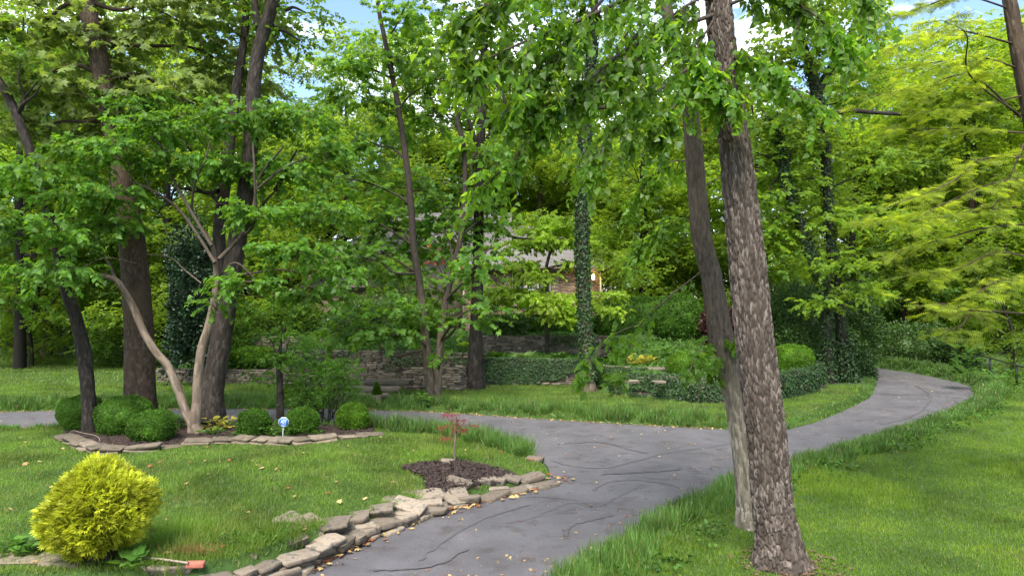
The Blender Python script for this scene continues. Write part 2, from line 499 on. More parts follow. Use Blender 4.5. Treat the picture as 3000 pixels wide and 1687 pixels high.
B = {}
B['big'] = barkmat('bark_big', (0.046, 0.034, 0.027), (0.100, 0.078, 0.064), (0.23, 0.195, 0.17), 0.5)
B['pale'] = barkmat('bark_pale', (0.13, 0.108, 0.078), (0.23, 0.195, 0.15), (0.40, 0.36, 0.30), 0.5, moss=((0.11, 0.11, 0.055), 2.5, 0.58), upper=((0.05, 0.039, 0.030), 2.4, 3.8))
B['brown'] = barkmat('bark_brown', (0.0384, 0.0260, 0.0186), (0.0775, 0.0546, 0.0384), (0.1240, 0.0992, 0.0744), 0.7, moss=((0.0744, 0.0527, 0.0341), 1.2, 0.5))
B['dark'] = barkmat('bark_dark', (0.0168, 0.0138, 0.0114), (0.0390, 0.0324, 0.0264), (0.0960, 0.0840, 0.0720), 0.75)
B['grey'] = barkmat('bark_grey', (0.0256, 0.0205, 0.0164), (0.0477, 0.0392, 0.0324), (0.0955, 0.0818, 0.0682), 0.65)
B['light'] = barkmat('bark_light', (0.1275, 0.0938, 0.0675), (0.1950, 0.1500, 0.1125), (0.2550, 0.2100, 0.1650), 0.6, upper=((0.0375, 0.0300, 0.0225), 3.6, 5.6))
B['maple'] = barkmat('bark_maple', (0.0700, 0.0546, 0.0385), (0.1400, 0.1085, 0.0770), (0.2100, 0.1750, 0.1330), 0.6, moss=((0.0630, 0.0665, 0.0280), 2.0, 0.58), upper=((0.026, 0.02, 0.016), 2.6, 5.0))


# ------------------------------------------------------------------ plan of the drive
def G0(*pp):
    return [tuple(P(a, b, 0.0)[:2]) for a, b in pp]


right_edge = [(-0.9, 2.0), (-0.3, 5.5)] + [tuple(P(px_, py_, .27)[:2]) for px_, py_ in ((1540, 1687), (1700, 1590), (1950, 1450), (2140, 1372), (2330, 1320), (2500, 1275),
              (2700, 1217), (2800, 1182), (2855, 1150))] + G0((2845, 1132), (2790, 1116), (2700, 1097), (2610, 1083)) + [(18.0, 40.0), (14.5, 46.0)]
inner_edge = [(11.8, 44.0), (14.8, 39.0)] + G0((2552, 1103), (2562, 1130), (2545, 1165), (2450, 1212), (2310, 1257), (2120, 1257),
              (2000, 1251), (1800, 1240), (1600, 1228), (1400, 1215), (1250, 1206), (1100, 1201), (900, 1199), (650, 1197), (300, 1200), (0, 1207)) + [(-26.0, 20.2), (-42.0, 16.0)]
near_edge = [(-42.0, 12.0), (-26.0, 16.2), (-16.0, 17.9), (-12.0, 18.4), (-7.0, 18.8), (-3.8, 18.7), (-1.8, 18.0), (-0.5, 17.1), (0.25, 16.3), (0.62, 15.4)]
wall_edge = G0((1612, 1390), (1590, 1417), (1480, 1442), (1300, 1483), (1180, 1527), (1050, 1577), (945, 1625), (870, 1665)) + [(-3.3, 8.5), (-4.0, 8.15), (-5.2, 7.95), (-8.0, 7.9), (-14.0, 7.4), (-16.0, 2.0)]
drive_poly = np.array(right_edge + inner_edge + near_edge + wall_edge)


def smooth_poly(poly, step=0.35):
    out = []
    p = np.asarray(poly); n = len(p)
    for i in range(n):
        a, b = p[i], p[(i + 1) % n]
        k = max(1, int(np.linalg.norm(b - a) / step))
        p0, p3 = p[i - 1], p[(i + 2) % n]
        for q in range(k):
            f = q / k
            if np.linalg.norm(b - a) < 7:
                m0, m1 = (b - p0) * 0.5 * min(1, np.linalg.norm(b - a) / max(np.linalg.norm(a - p0), .1)), (p3 - a) * 0.5 * min(1, np.linalg.norm(b - a) / max(np.linalg.norm(p3 - b), .1))
                c = (2 * f ** 3 - 3 * f ** 2 + 1) * a + (f ** 3 - 2 * f ** 2 + f) * m0 + (-2 * f ** 3 + 3 * f ** 2) * b + (f ** 3 - f ** 2) * m1
            else:
                c = a * (1 - f) + b * f
            out.append(c)
    return np.array(out)


DRIVE = smooth_poly(drive_poly)


def inside(poly, x, y):
    x = np.asarray(x, float); y = np.asarray(y, float)
    r = np.zeros(x.shape, bool)
    a = np.asarray(poly); b = np.roll(a, -1, axis=0)
    for (x0, y0), (x1, y1) in zip(a, b):
        if y0 == y1: continue
        c = ((y0 > y) != (y1 > y)) & (x < (x1 - x0) * (y - y0) / (y1 - y0) + x0)
        r ^= c
    return r


def edge_dist(poly, x, y, closed=True):
    a = np.asarray(poly); b = np.roll(a, -1, axis=0)
    if not closed: a, b = a[:-1], b[:-1]
    best = np.full(np.shape(x), 1e9)
    for (x0, y0), (x1, y1) in zip(a, b):
        dx, dy = x1 - x0, y1 - y0
        q = dx * dx + dy * dy
        t = np.clip(((x - x0) * dx + (y - y0) * dy) / max(q, 1e-9), 0, 1)
        best = np.minimum(best, (x - x0 - t * dx) ** 2 + (y - y0 - t * dy) ** 2)
    return np.sqrt(best)


def sstep(a, b, x):
    t = np.clip((x - a) / (b - a), 0, 1)
    return t * t * (3 - 2 * t)


island_poly = np.array(near_edge + wall_edge[:-1] + [(-42.0, 7.0)])
far_poly = np.array(inner_edge + [(-60.0, 16.0), (-60.0, 120.0), (11.0, 120.0)])
# front of the terraces: x -> y
T1 = np.array([(-60, 60), (-30, 46), (-17, 36), (-15.2, 30), (-14.5, 28.4), (-9.6, 27.9), (-8.9, 26.9), (-1.6, 26.6), (-1.1, 27.5), (3.2, 27.4),
               (3.7, 24.7), (6.1, 22.7), (8.5, 23.0), (11.9, 26.4), (12.8, 29.5), (13.4, 34), (13.6, 60)])
T1Z = np.array([(-60, 0.4), (-15.5, 0.3), (-14.4, 0.62), (-9.8, 0.66), (-8.9, 1.5), (-1.6, 1.42), (-1.1, 1.05), (3.2, 1.0), (3.7, 0.72), (8.5, 0.78), (12, 0.6), (13.6, 0.1)])


def HT(x, y):
    x = np.asarray(x, float); y = np.asarray(y, float)
    ins = inside(DRIVE, x, y)
    d = edge_dist(drive_poly, x, y)
    isl = inside(island_poly, x, y)
    far = inside(far_poly, x, y)
    hi = 0.06 + 0.30 * np.clip((0.6 - x) / 3.6, 0, 1) * np.clip((21 - y) / 8, 0.45, 1)
    rp = np.where(isl & (y < 12.6), 0.12, 0.5)
    hr = 0.14 + 0.02 * np.clip(x - 10, 0, 30)
    h = np.where(isl, hi, np.where(far, 0.14, hr)) * sstep(-0.02, 1.0, d / rp)
    h = h + 0.03 * (vnoise(x * 0.8, y * 0.8, 2) - 0.5) * np.clip(d, 0, 1)
    # terraces
    yf = np.interp(x, T1[:, 0], T1[:, 1])
    b = y - yf
    tz = np.interp(x, T1Z[:, 0], T1Z[:, 1])
    ramp1 = sstep(0.12, 0.42, b)
    h = np.where(far, h + np.maximum(tz - 0.14, 0) * ramp1, h)
    w2 = sstep(0.15, 0.45, y - 31.2) * sstep(-1.9, -1.5, x) * (1 - sstep(3.6, 5.0, x))
    up = np.clip((y - yf) / 9.0, 0, 1)
    plat = np.where(far & (x < 13), np.maximum(1.9 - tz, 0) * np.where((x > -1.6) & (x < 4.4), w2, up ** 1.5 * sstep(-24, -12, x)) * (1 - sstep(9.5, 13.0, x)), 0)
    h = h + plat * (b > 0.1)
    # woodland beyond rises gently
    h = h + np.clip(y - 40, 0, 60) * 0.055 * (1 - sstep(-14, -8, x) * (1 - sstep(6, 12, x)) * (1 - sstep(50, 60, y)))
    return np.where(ins, -0.035, h)


def H1(x, y):
    return float(HT(np.array([x]), np.array([y]))[0])


def G(px, py):
    """point where the pixel's ray meets the ground"""
    r = ray(px, py)
    ts = np.arange(4.0, 90.0, 0.05)
    q = np.array((0, 0, CAM_H))[None] + r[None] * ts[:, None]
    h = np.maximum(HT(q[:, 0], q[:, 1]), 0)
    k = np.argmax(q[:, 2] <= h)
    if q[k, 2] > h[k]: k = len(ts) - 1
    return np.array((q[k, 0], q[k, 1], h[k]))


# ---- ground sheet
gx = np.concatenate((-np.geomspace(700, 46, 12), np.arange(-45, 45.01, 0.32), np.geomspace(46, 700, 12)))
gy = np.concatenate((-np.geomspace(700, 12, 10), np.arange(-10, 3, 1.5), np.arange(3, 72, 0.3), np.geomspace(73, 900, 14)))
GX, GY = np.meshgrid(gx, gy)
GZ = HT(GX.ravel(), GY.ravel()).reshape(GX.shape)
nx, ny = len(gx), len(gy)
ii = (np.arange(ny - 1)[:, None] * nx + np.arange(nx - 1)[None]).ravel()
gme = mesh_np('ground', np.stack((GX.ravel(), GY.ravel(), GZ.ravel()), -1), np.stack((ii, ii + 1, ii + nx + 1, ii + nx), -1), M['ground'], True)
tag(obj('ground', gme), 'uneven green ground with lawns, banks and garden terraces', 'ground', kind='structure')

# ---- drive
jit = DRIVE + (rng.random(DRIVE.shape) - 0.5) * 0.05
res = delaunay_2d_cdt([Vector(p) for p in jit], [], [list(range(len(jit)))], 1, 1e-5)
dv = np.array([(v.x, v.y, 0.0) for v in res[0]])
drive = obj('driveway', mesh_np('driveway', dv, np.array([list(f) for f in res[2]]), M['asphalt']))
tag(drive, 'dark grey asphalt driveway forking round the lawn with sealed cracks', 'driveway', kind='structure')


def ribbon(pts, w, z=0.005):
    p = catmull(pts, len(pts) * 22)
    p = p + np.stack((fbm(p[:, 1] * 14, p[:, 0] * 14, 24) - .5, fbm(p[:, 0] * 14, p[:, 1] * 14, 28) - .5), -1) * 0.07
    p = p + np.stack((fbm(p[:, 1] * 3, p[:, 0] * 3, 4) - .5, fbm(p[:, 0] * 3, p[:, 1] * 3, 8) - .5), -1) * 0.12
    t = norm(np.gradient(p, axis=0)); nrm = np.stack((-t[:, 1], t[:, 0]), -1)
    ww = w * (0.45 + 1.1 * vnoise(np.arange(len(p)) * 0.5, np.zeros(len(p)), w * 99))[:, None]
    ww[0] *= 0.2; ww[-1] *= 0.2
    a, b = p - nrm * ww, p + nrm * ww
    V = np.concatenate((np.c_[a, np.full(len(p), z)], np.c_[b, np.full(len(p), z)]))
    i = np.arange(len(p) - 1); n = len(p)
    return V, np.stack((i, i + 1, i + n + 1, i + n), -1)


for k, (w, pts) in enumerate((
        (0.055, [(1480, 1532), (1560, 1516), (1670, 1472), (1735, 1485), (1800, 1462), (1880, 1420)]),
        (0.05, [(1545, 1455), (1620, 1458), (1690, 1466), (1740, 1484)]),
        (0.06, [(1738, 1440), (1765, 1416), (1850, 1405), (1920, 1412), (1990, 1426)]),
        (0.06, [(1615, 1348), (1680, 1366), (1790, 1368), (1940, 1330), (2130, 1302)]),
        (0.05, [(1230, 1640), (1330, 1565), (1430, 1515), (1560, 1478)]),
        (0.07, [(1655, 1568), (1675, 1540), (1740, 1520), (1800, 1508)]),
        (0.05, [(1650, 1300), (1760, 1296), (1850, 1318), (1900, 1330)]),
        (0.06, [(2680, 1128), (2723, 1157), (2709, 1196), (2655, 1225), (2583, 1244)]),
        (0.07, [(2578, 1155), (2640, 1157), (2718, 1160), (2824, 1167)]),
        (0.05, [(2790, 1170), (2810, 1185)]),
        (0.05, [(1760, 1390), (1880, 1384), (2000, 1374)]),
        (0.05, [(1100, 1672), (1250, 1660), (1380, 1610)]))):
    V, F = ribbon(np.array(G0(*pts)), w * .48, 0.004 + 0.0009 * k)
    obj('crack_seal', mesh_np('crack_seal', V, F, M['seal']), drive)


# ------------------------------------------------------------------ leaves
def T_simple():
    return (np.array([(0, 0, 0), (-.33, .42, .07), (0, 1, -.08), (.33, .42, .07)], float), np.array([(0, 3, 2), (0, 2, 1)]))


def T_heart():
    return (np.array([(0, .06, 0), (-.42, .12, .07), (-.38, .5, .07), (0, 1.08, -.16), (.38, .5, .07), (.42, .12, .07)], float),
            np.array([(0, 3, 2), (0, 2, 1), (0, 4, 3), (0, 5, 4)]))


def T_maple():
    o = [(0, 0), (-.2, .1), (-.5, .1), (-.36, .34), (-.56, .62), (-.2, .6), (0, 1.02), (.2, .6), (.56, .62), (.36, .34), (.5, .1), (.2, .1)]
    V = [(0, .4, .06)] + [(x, y, -.10 * (abs(x) > .45) - .08 * (y > .9)) for x, y in o]
    return np.array(V, float), np.array([(0, i + 1, (i + 1) % 12 + 1) for i in range(12)][::-1])


def T_feather(pairs=6, w=.36):
    V, F = [], []
    for k in range(pairs):
        y = .06 + .9 * k / pairs
        l = w * math.sin(math.pi * (.15 + .75 * (k + .5) / pairs)) + .05
        for s in (-1, 1):
            i = len(V)
            V += [(0, y, 0), (s * l, y + l * .55, -.05 * l), (0, y + .085, .005)]
            F.append((i, i + 1, i + 2) if s > 0 else (i, i + 2, i + 1))
    i = len(V)
    V += [(-.012, 0, 0), (.012, 0, 0), (0, 1, -.03)]; F.append((i, i + 1, i + 2))
    return np.array(V, float), np.array(F)


def T_fan():
    V, F = [], []
    for a, l in ((-62, .55), (-40, .78), (-18, .92), (4, 1.0), (24, .88), (46, .72), (66, .5)):
        r = math.radians(a); d = np.array((math.sin(r), math.cos(r))); q = np.array((d[1], -d[0]))
        i = len(V)
        b = d * .08
        V += [(*(b), 0), (*(d * l * .6 + q * .085), .03), (*(d * l), -.10), (*(d * l * .6 - q * .085), .03)]
        F += [(i, i + 1, i + 2), (i, i + 2, i + 3)]
    return np.array(V, float), np.array(F)


TM = {'simple': T_simple(), 'heart': T_heart(), 'maple': T_maple(), 'feather': T_feather(), 'fan': T_fan()}


def place(tm, p, d, n, s):
    """one copy of the template at each point; returns V, F"""
    tv, tf = TM[tm] if isinstance(tm, str) else tm
    y = norm(d)
    z = norm(n - (n * y).sum(-1, keepdims=True) * y)
    x = np.cross(y, z)
    s = np.asarray(s)[:, None, None]
    V = p[:, None] + s * (tv[None, :, 0:1] * x[:, None] + tv[None, :, 1:2] * y[:, None] + tv[None, :, 2:3] * z[:, None])
    F = tf[None] + (np.arange(len(p)) * len(tv))[:, None, None]
    return V.reshape(-1, 3), F.reshape(-1, tf.shape[1])


def unit(n):
    return norm(rng.normal(size=(n, 3)))


UP = np.array((0, 0, 1.0))


def spray_leaves(tm, C, A, Ls, k, size, droop=0.25, spread=0.85, hang=0.15, tilt=0.45, up=1.0):
    """leafy twigs: C base, A axis, Ls length; k leaves set alternately along each"""
    N = len(C)
    A = norm(A)
    t = (np.arange(k)[None] + rng.random((N, k)) * 0.7 + .3) / k
    p = C[:, None] + A[:, None] * (Ls[:, None] * t)[..., None]
    p[..., 2] -= droop * Ls[:, None] * t ** 2
    side = norm(np.cross(A, UP) + 1e-4)
    sg = np.where(np.arange(k) % 2 == 0, 1.0, -1.0)[None, :, None]
    d = A[:, None] * 0.55 + side[:, None] * sg * spread + rng.normal(size=(N, k, 3)) * 0.28
    d[..., 2] -= hang
    nrm = UP * up + rng.normal(size=(N, k, 3)) * tilt + A[:, None] * 0.25
    s = size * (0.65 + 0.6 * rng.random((N, k)))
    return place(tm, p.reshape(-1, 3), d.reshape(-1, 3), nrm.reshape(-1, 3), s.ravel())


def blob_sprays(c, r, n, flat=0.35, shell=0.45):
    """twig bases spread through an ellipsoid, pointing outwards"""
    u = unit(n)
    q = (shell + (1 - shell) * rng.random(n) ** 0.6)[:, None]
    q = np.where(rng.random(n)[:, None] < 0.25, rng.random((n, 1)), q)
    C = np.asarray(c) + u * q * np.asarray(r)
    A = u * np.array((1, 1, flat)) + rng.normal(size=(n, 3)) * 0.35
    A[:, 2] -= 0.1
    return C, A


def build_crown(name, parent, base, tm, sprays, k, size, mat, **kw):
    Cs = np.concatenate([s[0] for s in sprays]); As = np.concatenate([s[1] for s in sprays]); Ls = np.concatenate([s[2] for s in sprays])
    V, F = spray_leaves(tm, Cs, As, Ls, k, size, **kw)
    return obj(name, mesh_np(name, V - np.asarray(base), F, mat), parent)


def px_blobs(bl, dens, L_, depthr=1.0, **kw):
    """blobs given as (pixel x, pixel y, half-width, half-height, depth); each becomes a round clump in space"""
    out = []
    for (x, y, rx, ry, d) in bl:
        c = D(x, y, d)
        ax, az = rx * d / FPX, ry * d / FPX
        ay = depthr * (ax + az) / 2
        n = max(4, int(dens * (ax * ay + az * ay + ax * az)))
        C, A = blob_sprays(c, (ax, ay, az), n, **kw)
        out.append((C, A, L_ * (0.6 + 0.8 * rng.random(n))))
    return out


def limb(mb, a, b, r0, r1, sag=0.0, nseg=7, wig=0.06):
    a, b = np.asarray(a, float), np.asarray(b, float)
    ln = np.linalg.norm(b - a)
    pts = [a]
    for f in (0.33, 0.66):
        q = a * (1 - f) + b * f + rng.normal(size=3) * ln * wig
        q[2] += sag * ln * f * (1 - f)
        pts.append(q)
    pts.append(b)
    V, F = tube(pts, [r0, r0 * .72 + r1 * .28, r0 * .4 + r1 * .6, r1], nseg, 12)
    mb.add(V, F)
    return catmull(pts, 12)


def px_path(pts, d):
    """(px, py, width px) list at depth d (number or list) -> points, radii"""
    ds = [d] * len(pts) if isinstance(d, (int, float)) else list(d)
    return [D(p[0], p[1], q) for p, q in zip(pts, ds)], [p[2] * q / FPX / 2 for p, q in zip(pts, ds)]


class Tree:
    def __init__(s, name, label, base, cat='tree', group=None):
        s.base = np.asarray(base, float)
        s.root = empty(name, s.base, label, cat, group)
        s.tV, s.tF, s.tI, s.n = [], [], [], 0

    def stem(s, pts, rad, bark=None, nseg=48, nl=160, **kw):
        V, F, I = bark_tube(pts, rad, nseg, nl, **kw)
        s.tV.append(V); s.tF.append(F + s.n); s.tI.append(I); s.n += len(V)

    def put(s, V, F):
        s.tV.append(V); s.tF.append(F + s.n); s.tI.append(np.full(len(V), .3)); s.n += len(V)

    def limb(s, a, b, r0, r1, **kw):
        mb = MB(); q = limb(mb, a, b, r0, r1, **kw)
        s.put(mb.V[0], mb.F4[0])
        return q

    def done(s, mat, name='trunk'):
        me = mesh_np(name, np.concatenate(s.tV) - s.base, np.concatenate(s.tF), mat, True)
        at = me.attributes.new('plate', 'FLOAT', 'POINT')
        at.data.foreach_set('value', np.concatenate(s.tI).astype(np.float32))
        return obj(name, me, s.root)

    def crown(s, tm, sprays, k, size, mat, name='crown', **kw):
        return build_crown(name, s.root, s.base, tm, sprays, k, size, mat, **kw)


def ivy_on_path(pts, rad, n, size, bulge=0.03, t0=0.0, t1=1.0, half=False):
    p = catmull(pts, 60); r = np.interp(np.linspace(0, 1, 60), np.linspace(0, 1, len(rad)), rad)
    t, x, y = frames(p)
    u = t0 + (t1 - t0) * rng.random(n)
    i = np.clip((u * 59).astype(int), 0, 58)
    f = (u * 59 - i)[:, None]
    th = rng.random(n) * 2 * math.pi
    out = np.cos(th)[:, None] * x[i] + np.sin(th)[:, None] * y[i]
    q = p[i] * (1 - f) + p[i + 1] * f + out * (r[i] + bulge * rng.random(n))[:, None]
    d = -t[i] * 0.8 + rng.normal(size=(n, 3)) * .5 + out * .3
    return place('heart', q, d, out + rng.normal(size=(n, 3)) * .45, size * (.6 + .7 * rng.random(n)))


# ------------------------------------------------------------------ stones
def stone_mesh(name, mat, seed, sharp=0.12, n=8):
    """irregular slab of about unit size, centred at its base"""
    r = np.random.default_rng(seed)
    n = 8
    o = []
    for (sx, sy) in ((1, -1), (1, 1), (-1, 1), (-1, -1)):
        cut = r.random() < .35
        p, q = (r.uniform(.12, .3), r.uniform(.12, .3)) if cut else (r.uniform(.02, .08), r.uniform(.02, .08))
        e = [(sx * (.5 - p), sy * .5), (sx * .5, sy * (.5 - q))]
        o += e if sx * sy > 0 and False else (e if (sx, sy) in ((1, -1), (-1, 1)) else e[::-1])
    o = np.array(o) * (1 + (r.random((n, 1)) - .5) * .14)
    rings = []
    tx, ty = (r.random(2) - .5) * .22
    for z, k in ((0, .9), (.12, .98), (.9, 1.0), (1.0, .955)):
        q = o * (k * (1 + (r.random((n, 1)) - .5) * sharp))
        rings.append(np.c_[q, z + (r.random(n) - .5) * .06 + (z > .5) * (q[:, 0] * tx + q[:, 1] * ty)])
    V = np.concatenate(rings + [np.array([(0, 0, 0.0), (0, 0, 1.02)])])
    F3, F4 = [], []
    for k in range(3):
        for j in range(n):
            a = k * n + j; b = k * n + (j + 1) % n
            F4.append((a, b, b + n, a + n))
    for j in range(n):
        F3.append((4 * n, (j + 1) % n, j)); F3.append((4 * n + 1, 3 * n + j, 3 * n + (j + 1) % n))
    return mesh_np(name, V, [np.array(F3), np.array(F4)], mat)


WALLV = [stone_mesh('wall_stone', M['wallstone'], 100 + k, .1) for k in range(7)]
M['flag'] = solid('flagstone', (0.10, 0.078, 0.055), (0.175, 0.14, 0.10), 5.0, 0.92, 0.5, 35.0, third=((0.06, 0.055, 0.035), 6.0, 0.55), island=0.35)
FLAGV = [stone_mesh('flagstone', M['flag'], 300 + k, .16) for k in range(7)]
SLABV = [stone_mesh('slab', M['limestone'], 200 + k, .16, 9) for k in range(9)]


def rotm(rz, rx=0.0, ry=0.0):
    return Matrix.Rotation(rz, 4, 'Z') @ Matrix.Rotation(ry, 4, 'Y') @ Matrix.Rotation(rx, 4, 'X')


def pieces(parent, name, items, variants, limit=300, rest='stones'):
    """items: (matrix, variant); the first ones become parts, the rest one joined part"""
    for m, v in items[:limit]:
        o = obj(name, variants[v % len(variants)], parent)
        o.matrix_local = m
    if len(items) > limit:
        cache = {}
        mb = MB()
        for m, v in items[limit:]:
            me = variants[v % len(variants)]
            if me.name not in cache:
                A = np.empty(len(me.vertices) * 3); me.vertices.foreach_get('co', A)
                f3 = [tuple(p.vertices) for p in me.polygons if len(p.vertices) == 3]
                f4 = [tuple(p.vertices) for p in me.polygons if len(p.vertices) == 4]
                cache[me.name] = (A.reshape(-1, 3), f3, f4)
            A, f3, f4 = cache[me.name]
            mm = np.array(m)
            V0 = mb.n
            mb.V.append(A @ mm[:3, :3].T + mm[:3, 3]); mb.n += len(A)
            if f3: mb.more(f3, V0)
            if f4: mb.more(f4, V0)
        o = obj(rest, mb.mesh(rest, variants[0].materials[0]), parent)
        o['kind'] = 'stuff'


def path_at(path, s):
    p = np.asarray(path, float)
    seg = np.concatenate(([0], np.cumsum(np.linalg.norm(np.diff(p[:, :2], axis=0), axis=1))))
    q = np.array([np.interp(s, seg, p[:, k]) for k in range(p.shape[1])])
    i = min(max(np.searchsorted(seg, s) - 1, 0), len(p) - 2)
    d = p[i + 1, :2] - p[i, :2]
    return q, math.atan2(d[1], d[0]), seg[-1]


def stone_wall(label, path, height, course=0.085, slen=0.34, thick=0.4, group=None, name='stone_wall', batter=0.06, seed=1):
    """dry laid wall; path of (x, y, base z, top z) from left to right"""
    r = random.Random(seed)
    path = np.asarray(path, float)
    base = path[0, :3]
    root = empty(name, base, label, 'wall', group)
    total = path_at(path, 0)[2]
    items = []
    zmin, ztop = path[:, 2].min(), path[:, 3].max()
    z = zmin - 0.05
    row = 0
    while z < ztop:
        ch = course * r.uniform(.75, 1.35)
        s = -r.random() * slen * .7
        while s < total:
            ln = slen * r.uniform(.55, 1.5)
            q, a, _ = path_at(path, min(max(s + ln / 2, 0), total))
            if z + ch * .5 < q[3] and z + ch > q[2] - .05:
                off = -0.02 - r.random() * .035 + batter * (z - q[2])
                dep = thick * .55
                nx_, ny_ = math.sin(a), -math.cos(a)
                pos = (q[0] - nx_ * (off + dep * .5) - base[0], q[1] - ny_ * (off + dep * .5) - base[1], z - base[2])
                m = Matrix.Translation(pos) @ rotm(a + r.uniform(-.04, .04), r.uniform(-.03, .03), r.uniform(-.02, .02)) @ Matrix.Diagonal((ln * .985, dep * r.uniform(.95, 1.1), ch * .97, 1))
                items.append((m, r.randrange(7)))
            s += ln
        z += ch
        row += 1
    r.shuffle(items)
    pieces(root, 'stone', items, WALLV, 300)
    mb = MB()
    for k in range(len(path) - 1):
        a, b = path[k], path[k + 1]
        d = b[:2] - a[:2]; ln = np.linalg.norm(d); nn = np.array((-d[1], d[0])) / ln
        lo, hi = 0.10, thick
        V = [(*(a[:2] + nn * lo), a[2] - .1), (*(b[:2] + nn * lo), b[2] - .1), (*(b[:2] + nn * hi), b[2] - .1), (*(a[:2] + nn * hi), a[2] - .1),
             (*(a[:2] + nn * (lo + .05)), a[3] - .05), (*(b[:2] + nn * (lo + .05)), b[3] - .05), (*(b[:2] + nn * hi), b[3] - .05), (*(a[:2] + nn * hi), a[3] - .05)]
        mb.add(np.array(V) - base, [(0, 1, 5, 4), (1, 2, 6, 5), (2, 3, 7, 6), (3, 0, 4, 7), (4, 5, 6, 7)])
    obj('core', mb.mesh('core', M['joint']), root)
    return root, path, base


def wall_ivy(root, path, base, n, size, lo=0.0, hi=1.05, mat='ivy', patch=0.45, over=0.25, s0=0.0, s1=1.0, name='ivy'):
    """ivy hanging over the face of a wall, in ragged patches"""
    tot = path_at(path, 0)[2]
    s = (s0 + (s1 - s0) * rng.random(n * 2)) * tot; h = lo + (hi - lo) * rng.random(n * 2)
    keep = fbm(s * .8, h * 2.2, 31 + n) + .25 * (h - .3) > patch
    s, h = s[keep][:n], h[keep][:n]
    pts = [path_at(path, v) for v in s]
    q = np.array([p[0] for p in pts]); a = np.array([p[1] for p in pts])
    nn = np.stack((np.sin(a), -np.cos(a), 0 * a), -1)
    z = q[:, 2] + (q[:, 3] - q[:, 2]) * h
    thick = .02 + .10 * fbm(s * 1.7, h * 4, 77) * rng.random(len(s))
    p = np.c_[q[:, :2], z] + nn * (thick + .03)[:, None]
    top = h > .97
    p[top] -= nn[top] * (rng.random(top.sum()) * over)[:, None]
    nrm = nn + rng.normal(size=nn.shape) * .4 + UP * np.where(top, 1.5, .35)[:, None]
    d = -UP + rng.normal(size=nn.shape) * .55 + nn * .25
    V, F = place('heart', p, d, nrm, size * (.55 + .8 * rng.random(len(p))))
    return obj(name, mesh_np(name, V - base, F, L[mat]), root)


def gz(x, y): return H1(x, y)


def wpath(pts, zt):
    return [(x, y, max(gz(x, y - .12), 0) - .02, z) for (x, y), z in zip(pts, zt)]


W = {}
W['left'] = stone_wall('low grey stacked stone wall behind the far drive, left of the tall wall', wpath([(-15.4, 30.2), (-14.5, 28.4), (-12.0, 28.15), (-9.6, 27.9)], (.55, .68, .72, .76)), .7, seed=3)
W['tall'] = stone_wall('tall shaded dry stone retaining wall behind the twin-stemmed maple', wpath([(-9.75, 28.4), (-8.9, 26.9), (-5.0, 26.75), (-1.6, 26.6), (-1.1, 27.4)], (1.5, 1.6, 1.55, 1.48, 1.4)), 1.5, slen=.36, seed=4)
W['stub'] = stone_wall('short sunlit stone pier wall right of the maple stems', [(-3.95, 26.0, .1, .95), (-1.95, 25.95, .1, 1.02), (-1.75, 26.4, .1, 1.0)], 1.0, seed=5, slen=.3)
W['ivyc'] = stone_wall('ivy-grown stone retaining wall below the house, around the ivy-clad trunk', wpath([(-1.1, 27.5), (1.0, 27.45), (3.2, 27.4)], (1.1, 1.08, 1.05)), 1.1, seed=6)
W['ivyr'] = stone_wall('low curved stone wall smothered in ivy beside the right fork of drive', wpath([(3.2, 27.3), (3.7, 24.7), (6.1, 22.7), (8.5, 23.0), (11.0, 25.3), (11.9, 26.5), (12.4, 28.6)], (.95, .86, .94, .96, .98, .98, .9)), .8, seed=7, slen=.3)
W['upper'] = stone_wall('upper terrace dry stone wall in front of the clipped house hedge', [(-2.2, 31.3, 1.0, 1.75), (-1.6, 31.2, 1.0, 1.9), (1.4, 31.15, 1.0, 1.93), (4.3, 31.25, 1.0, 1.9)], .9, seed=8)
W['steps'] = stone_wall('small upper stone wall among shrubs left of the maple', [(-11.6, 30.6, .7, 1.9), (-9.4, 30.2, .9, 1.95), (-7.6, 30.4, 1.2, 1.9)], 1.0, seed=9)
W['tier'] = stone_wall('second tier ivy wall above the low curved wall, left of clipped shrub', [(2.9, 26.7, .5, 1.02), (4.4, 25.7, .5, 1.0), (6.0, 25.4, .5, 1.02)], .5, seed=10)

wall_ivy(*W['ivyc'], 10500, .06, -.02, 1.16, patch=.36)
wall_ivy(*W['ivyr'], 17500, .062, -.02, 1.18, patch=.26)
wall_ivy(*W['tier'], 3510, .062, .0, 1.1, patch=.3)
wall_ivy(*W['tall'], 1500, .08, .55, 1.06, patch=.52)
wall_ivy(*W['upper'], 500, .08, .5, 1.05, patch=.5, s0=.55)

# stones of the drive-side wall in front, one by one
front = empty('stone_edging_wall', P(1300, 1483, 0), 'crumbling stacked limestone slab wall along the near drive edge', 'wall')
fb = np.array(front.location)


def slab(parent, pb, px, py, z, size, rz, tilt=(0, 0), v=0, name='slab'):
    q = P(px, py, z)
    o = obj(name, SLABV[v % 9], parent)
    o.matrix_local = Matrix.Translation(Vector(q - pb)) @ rotm(math.radians(rz), math.radians(tilt[0]), math.radians(tilt[1])) @ Matrix.Diagonal((*size, 1))
    return o


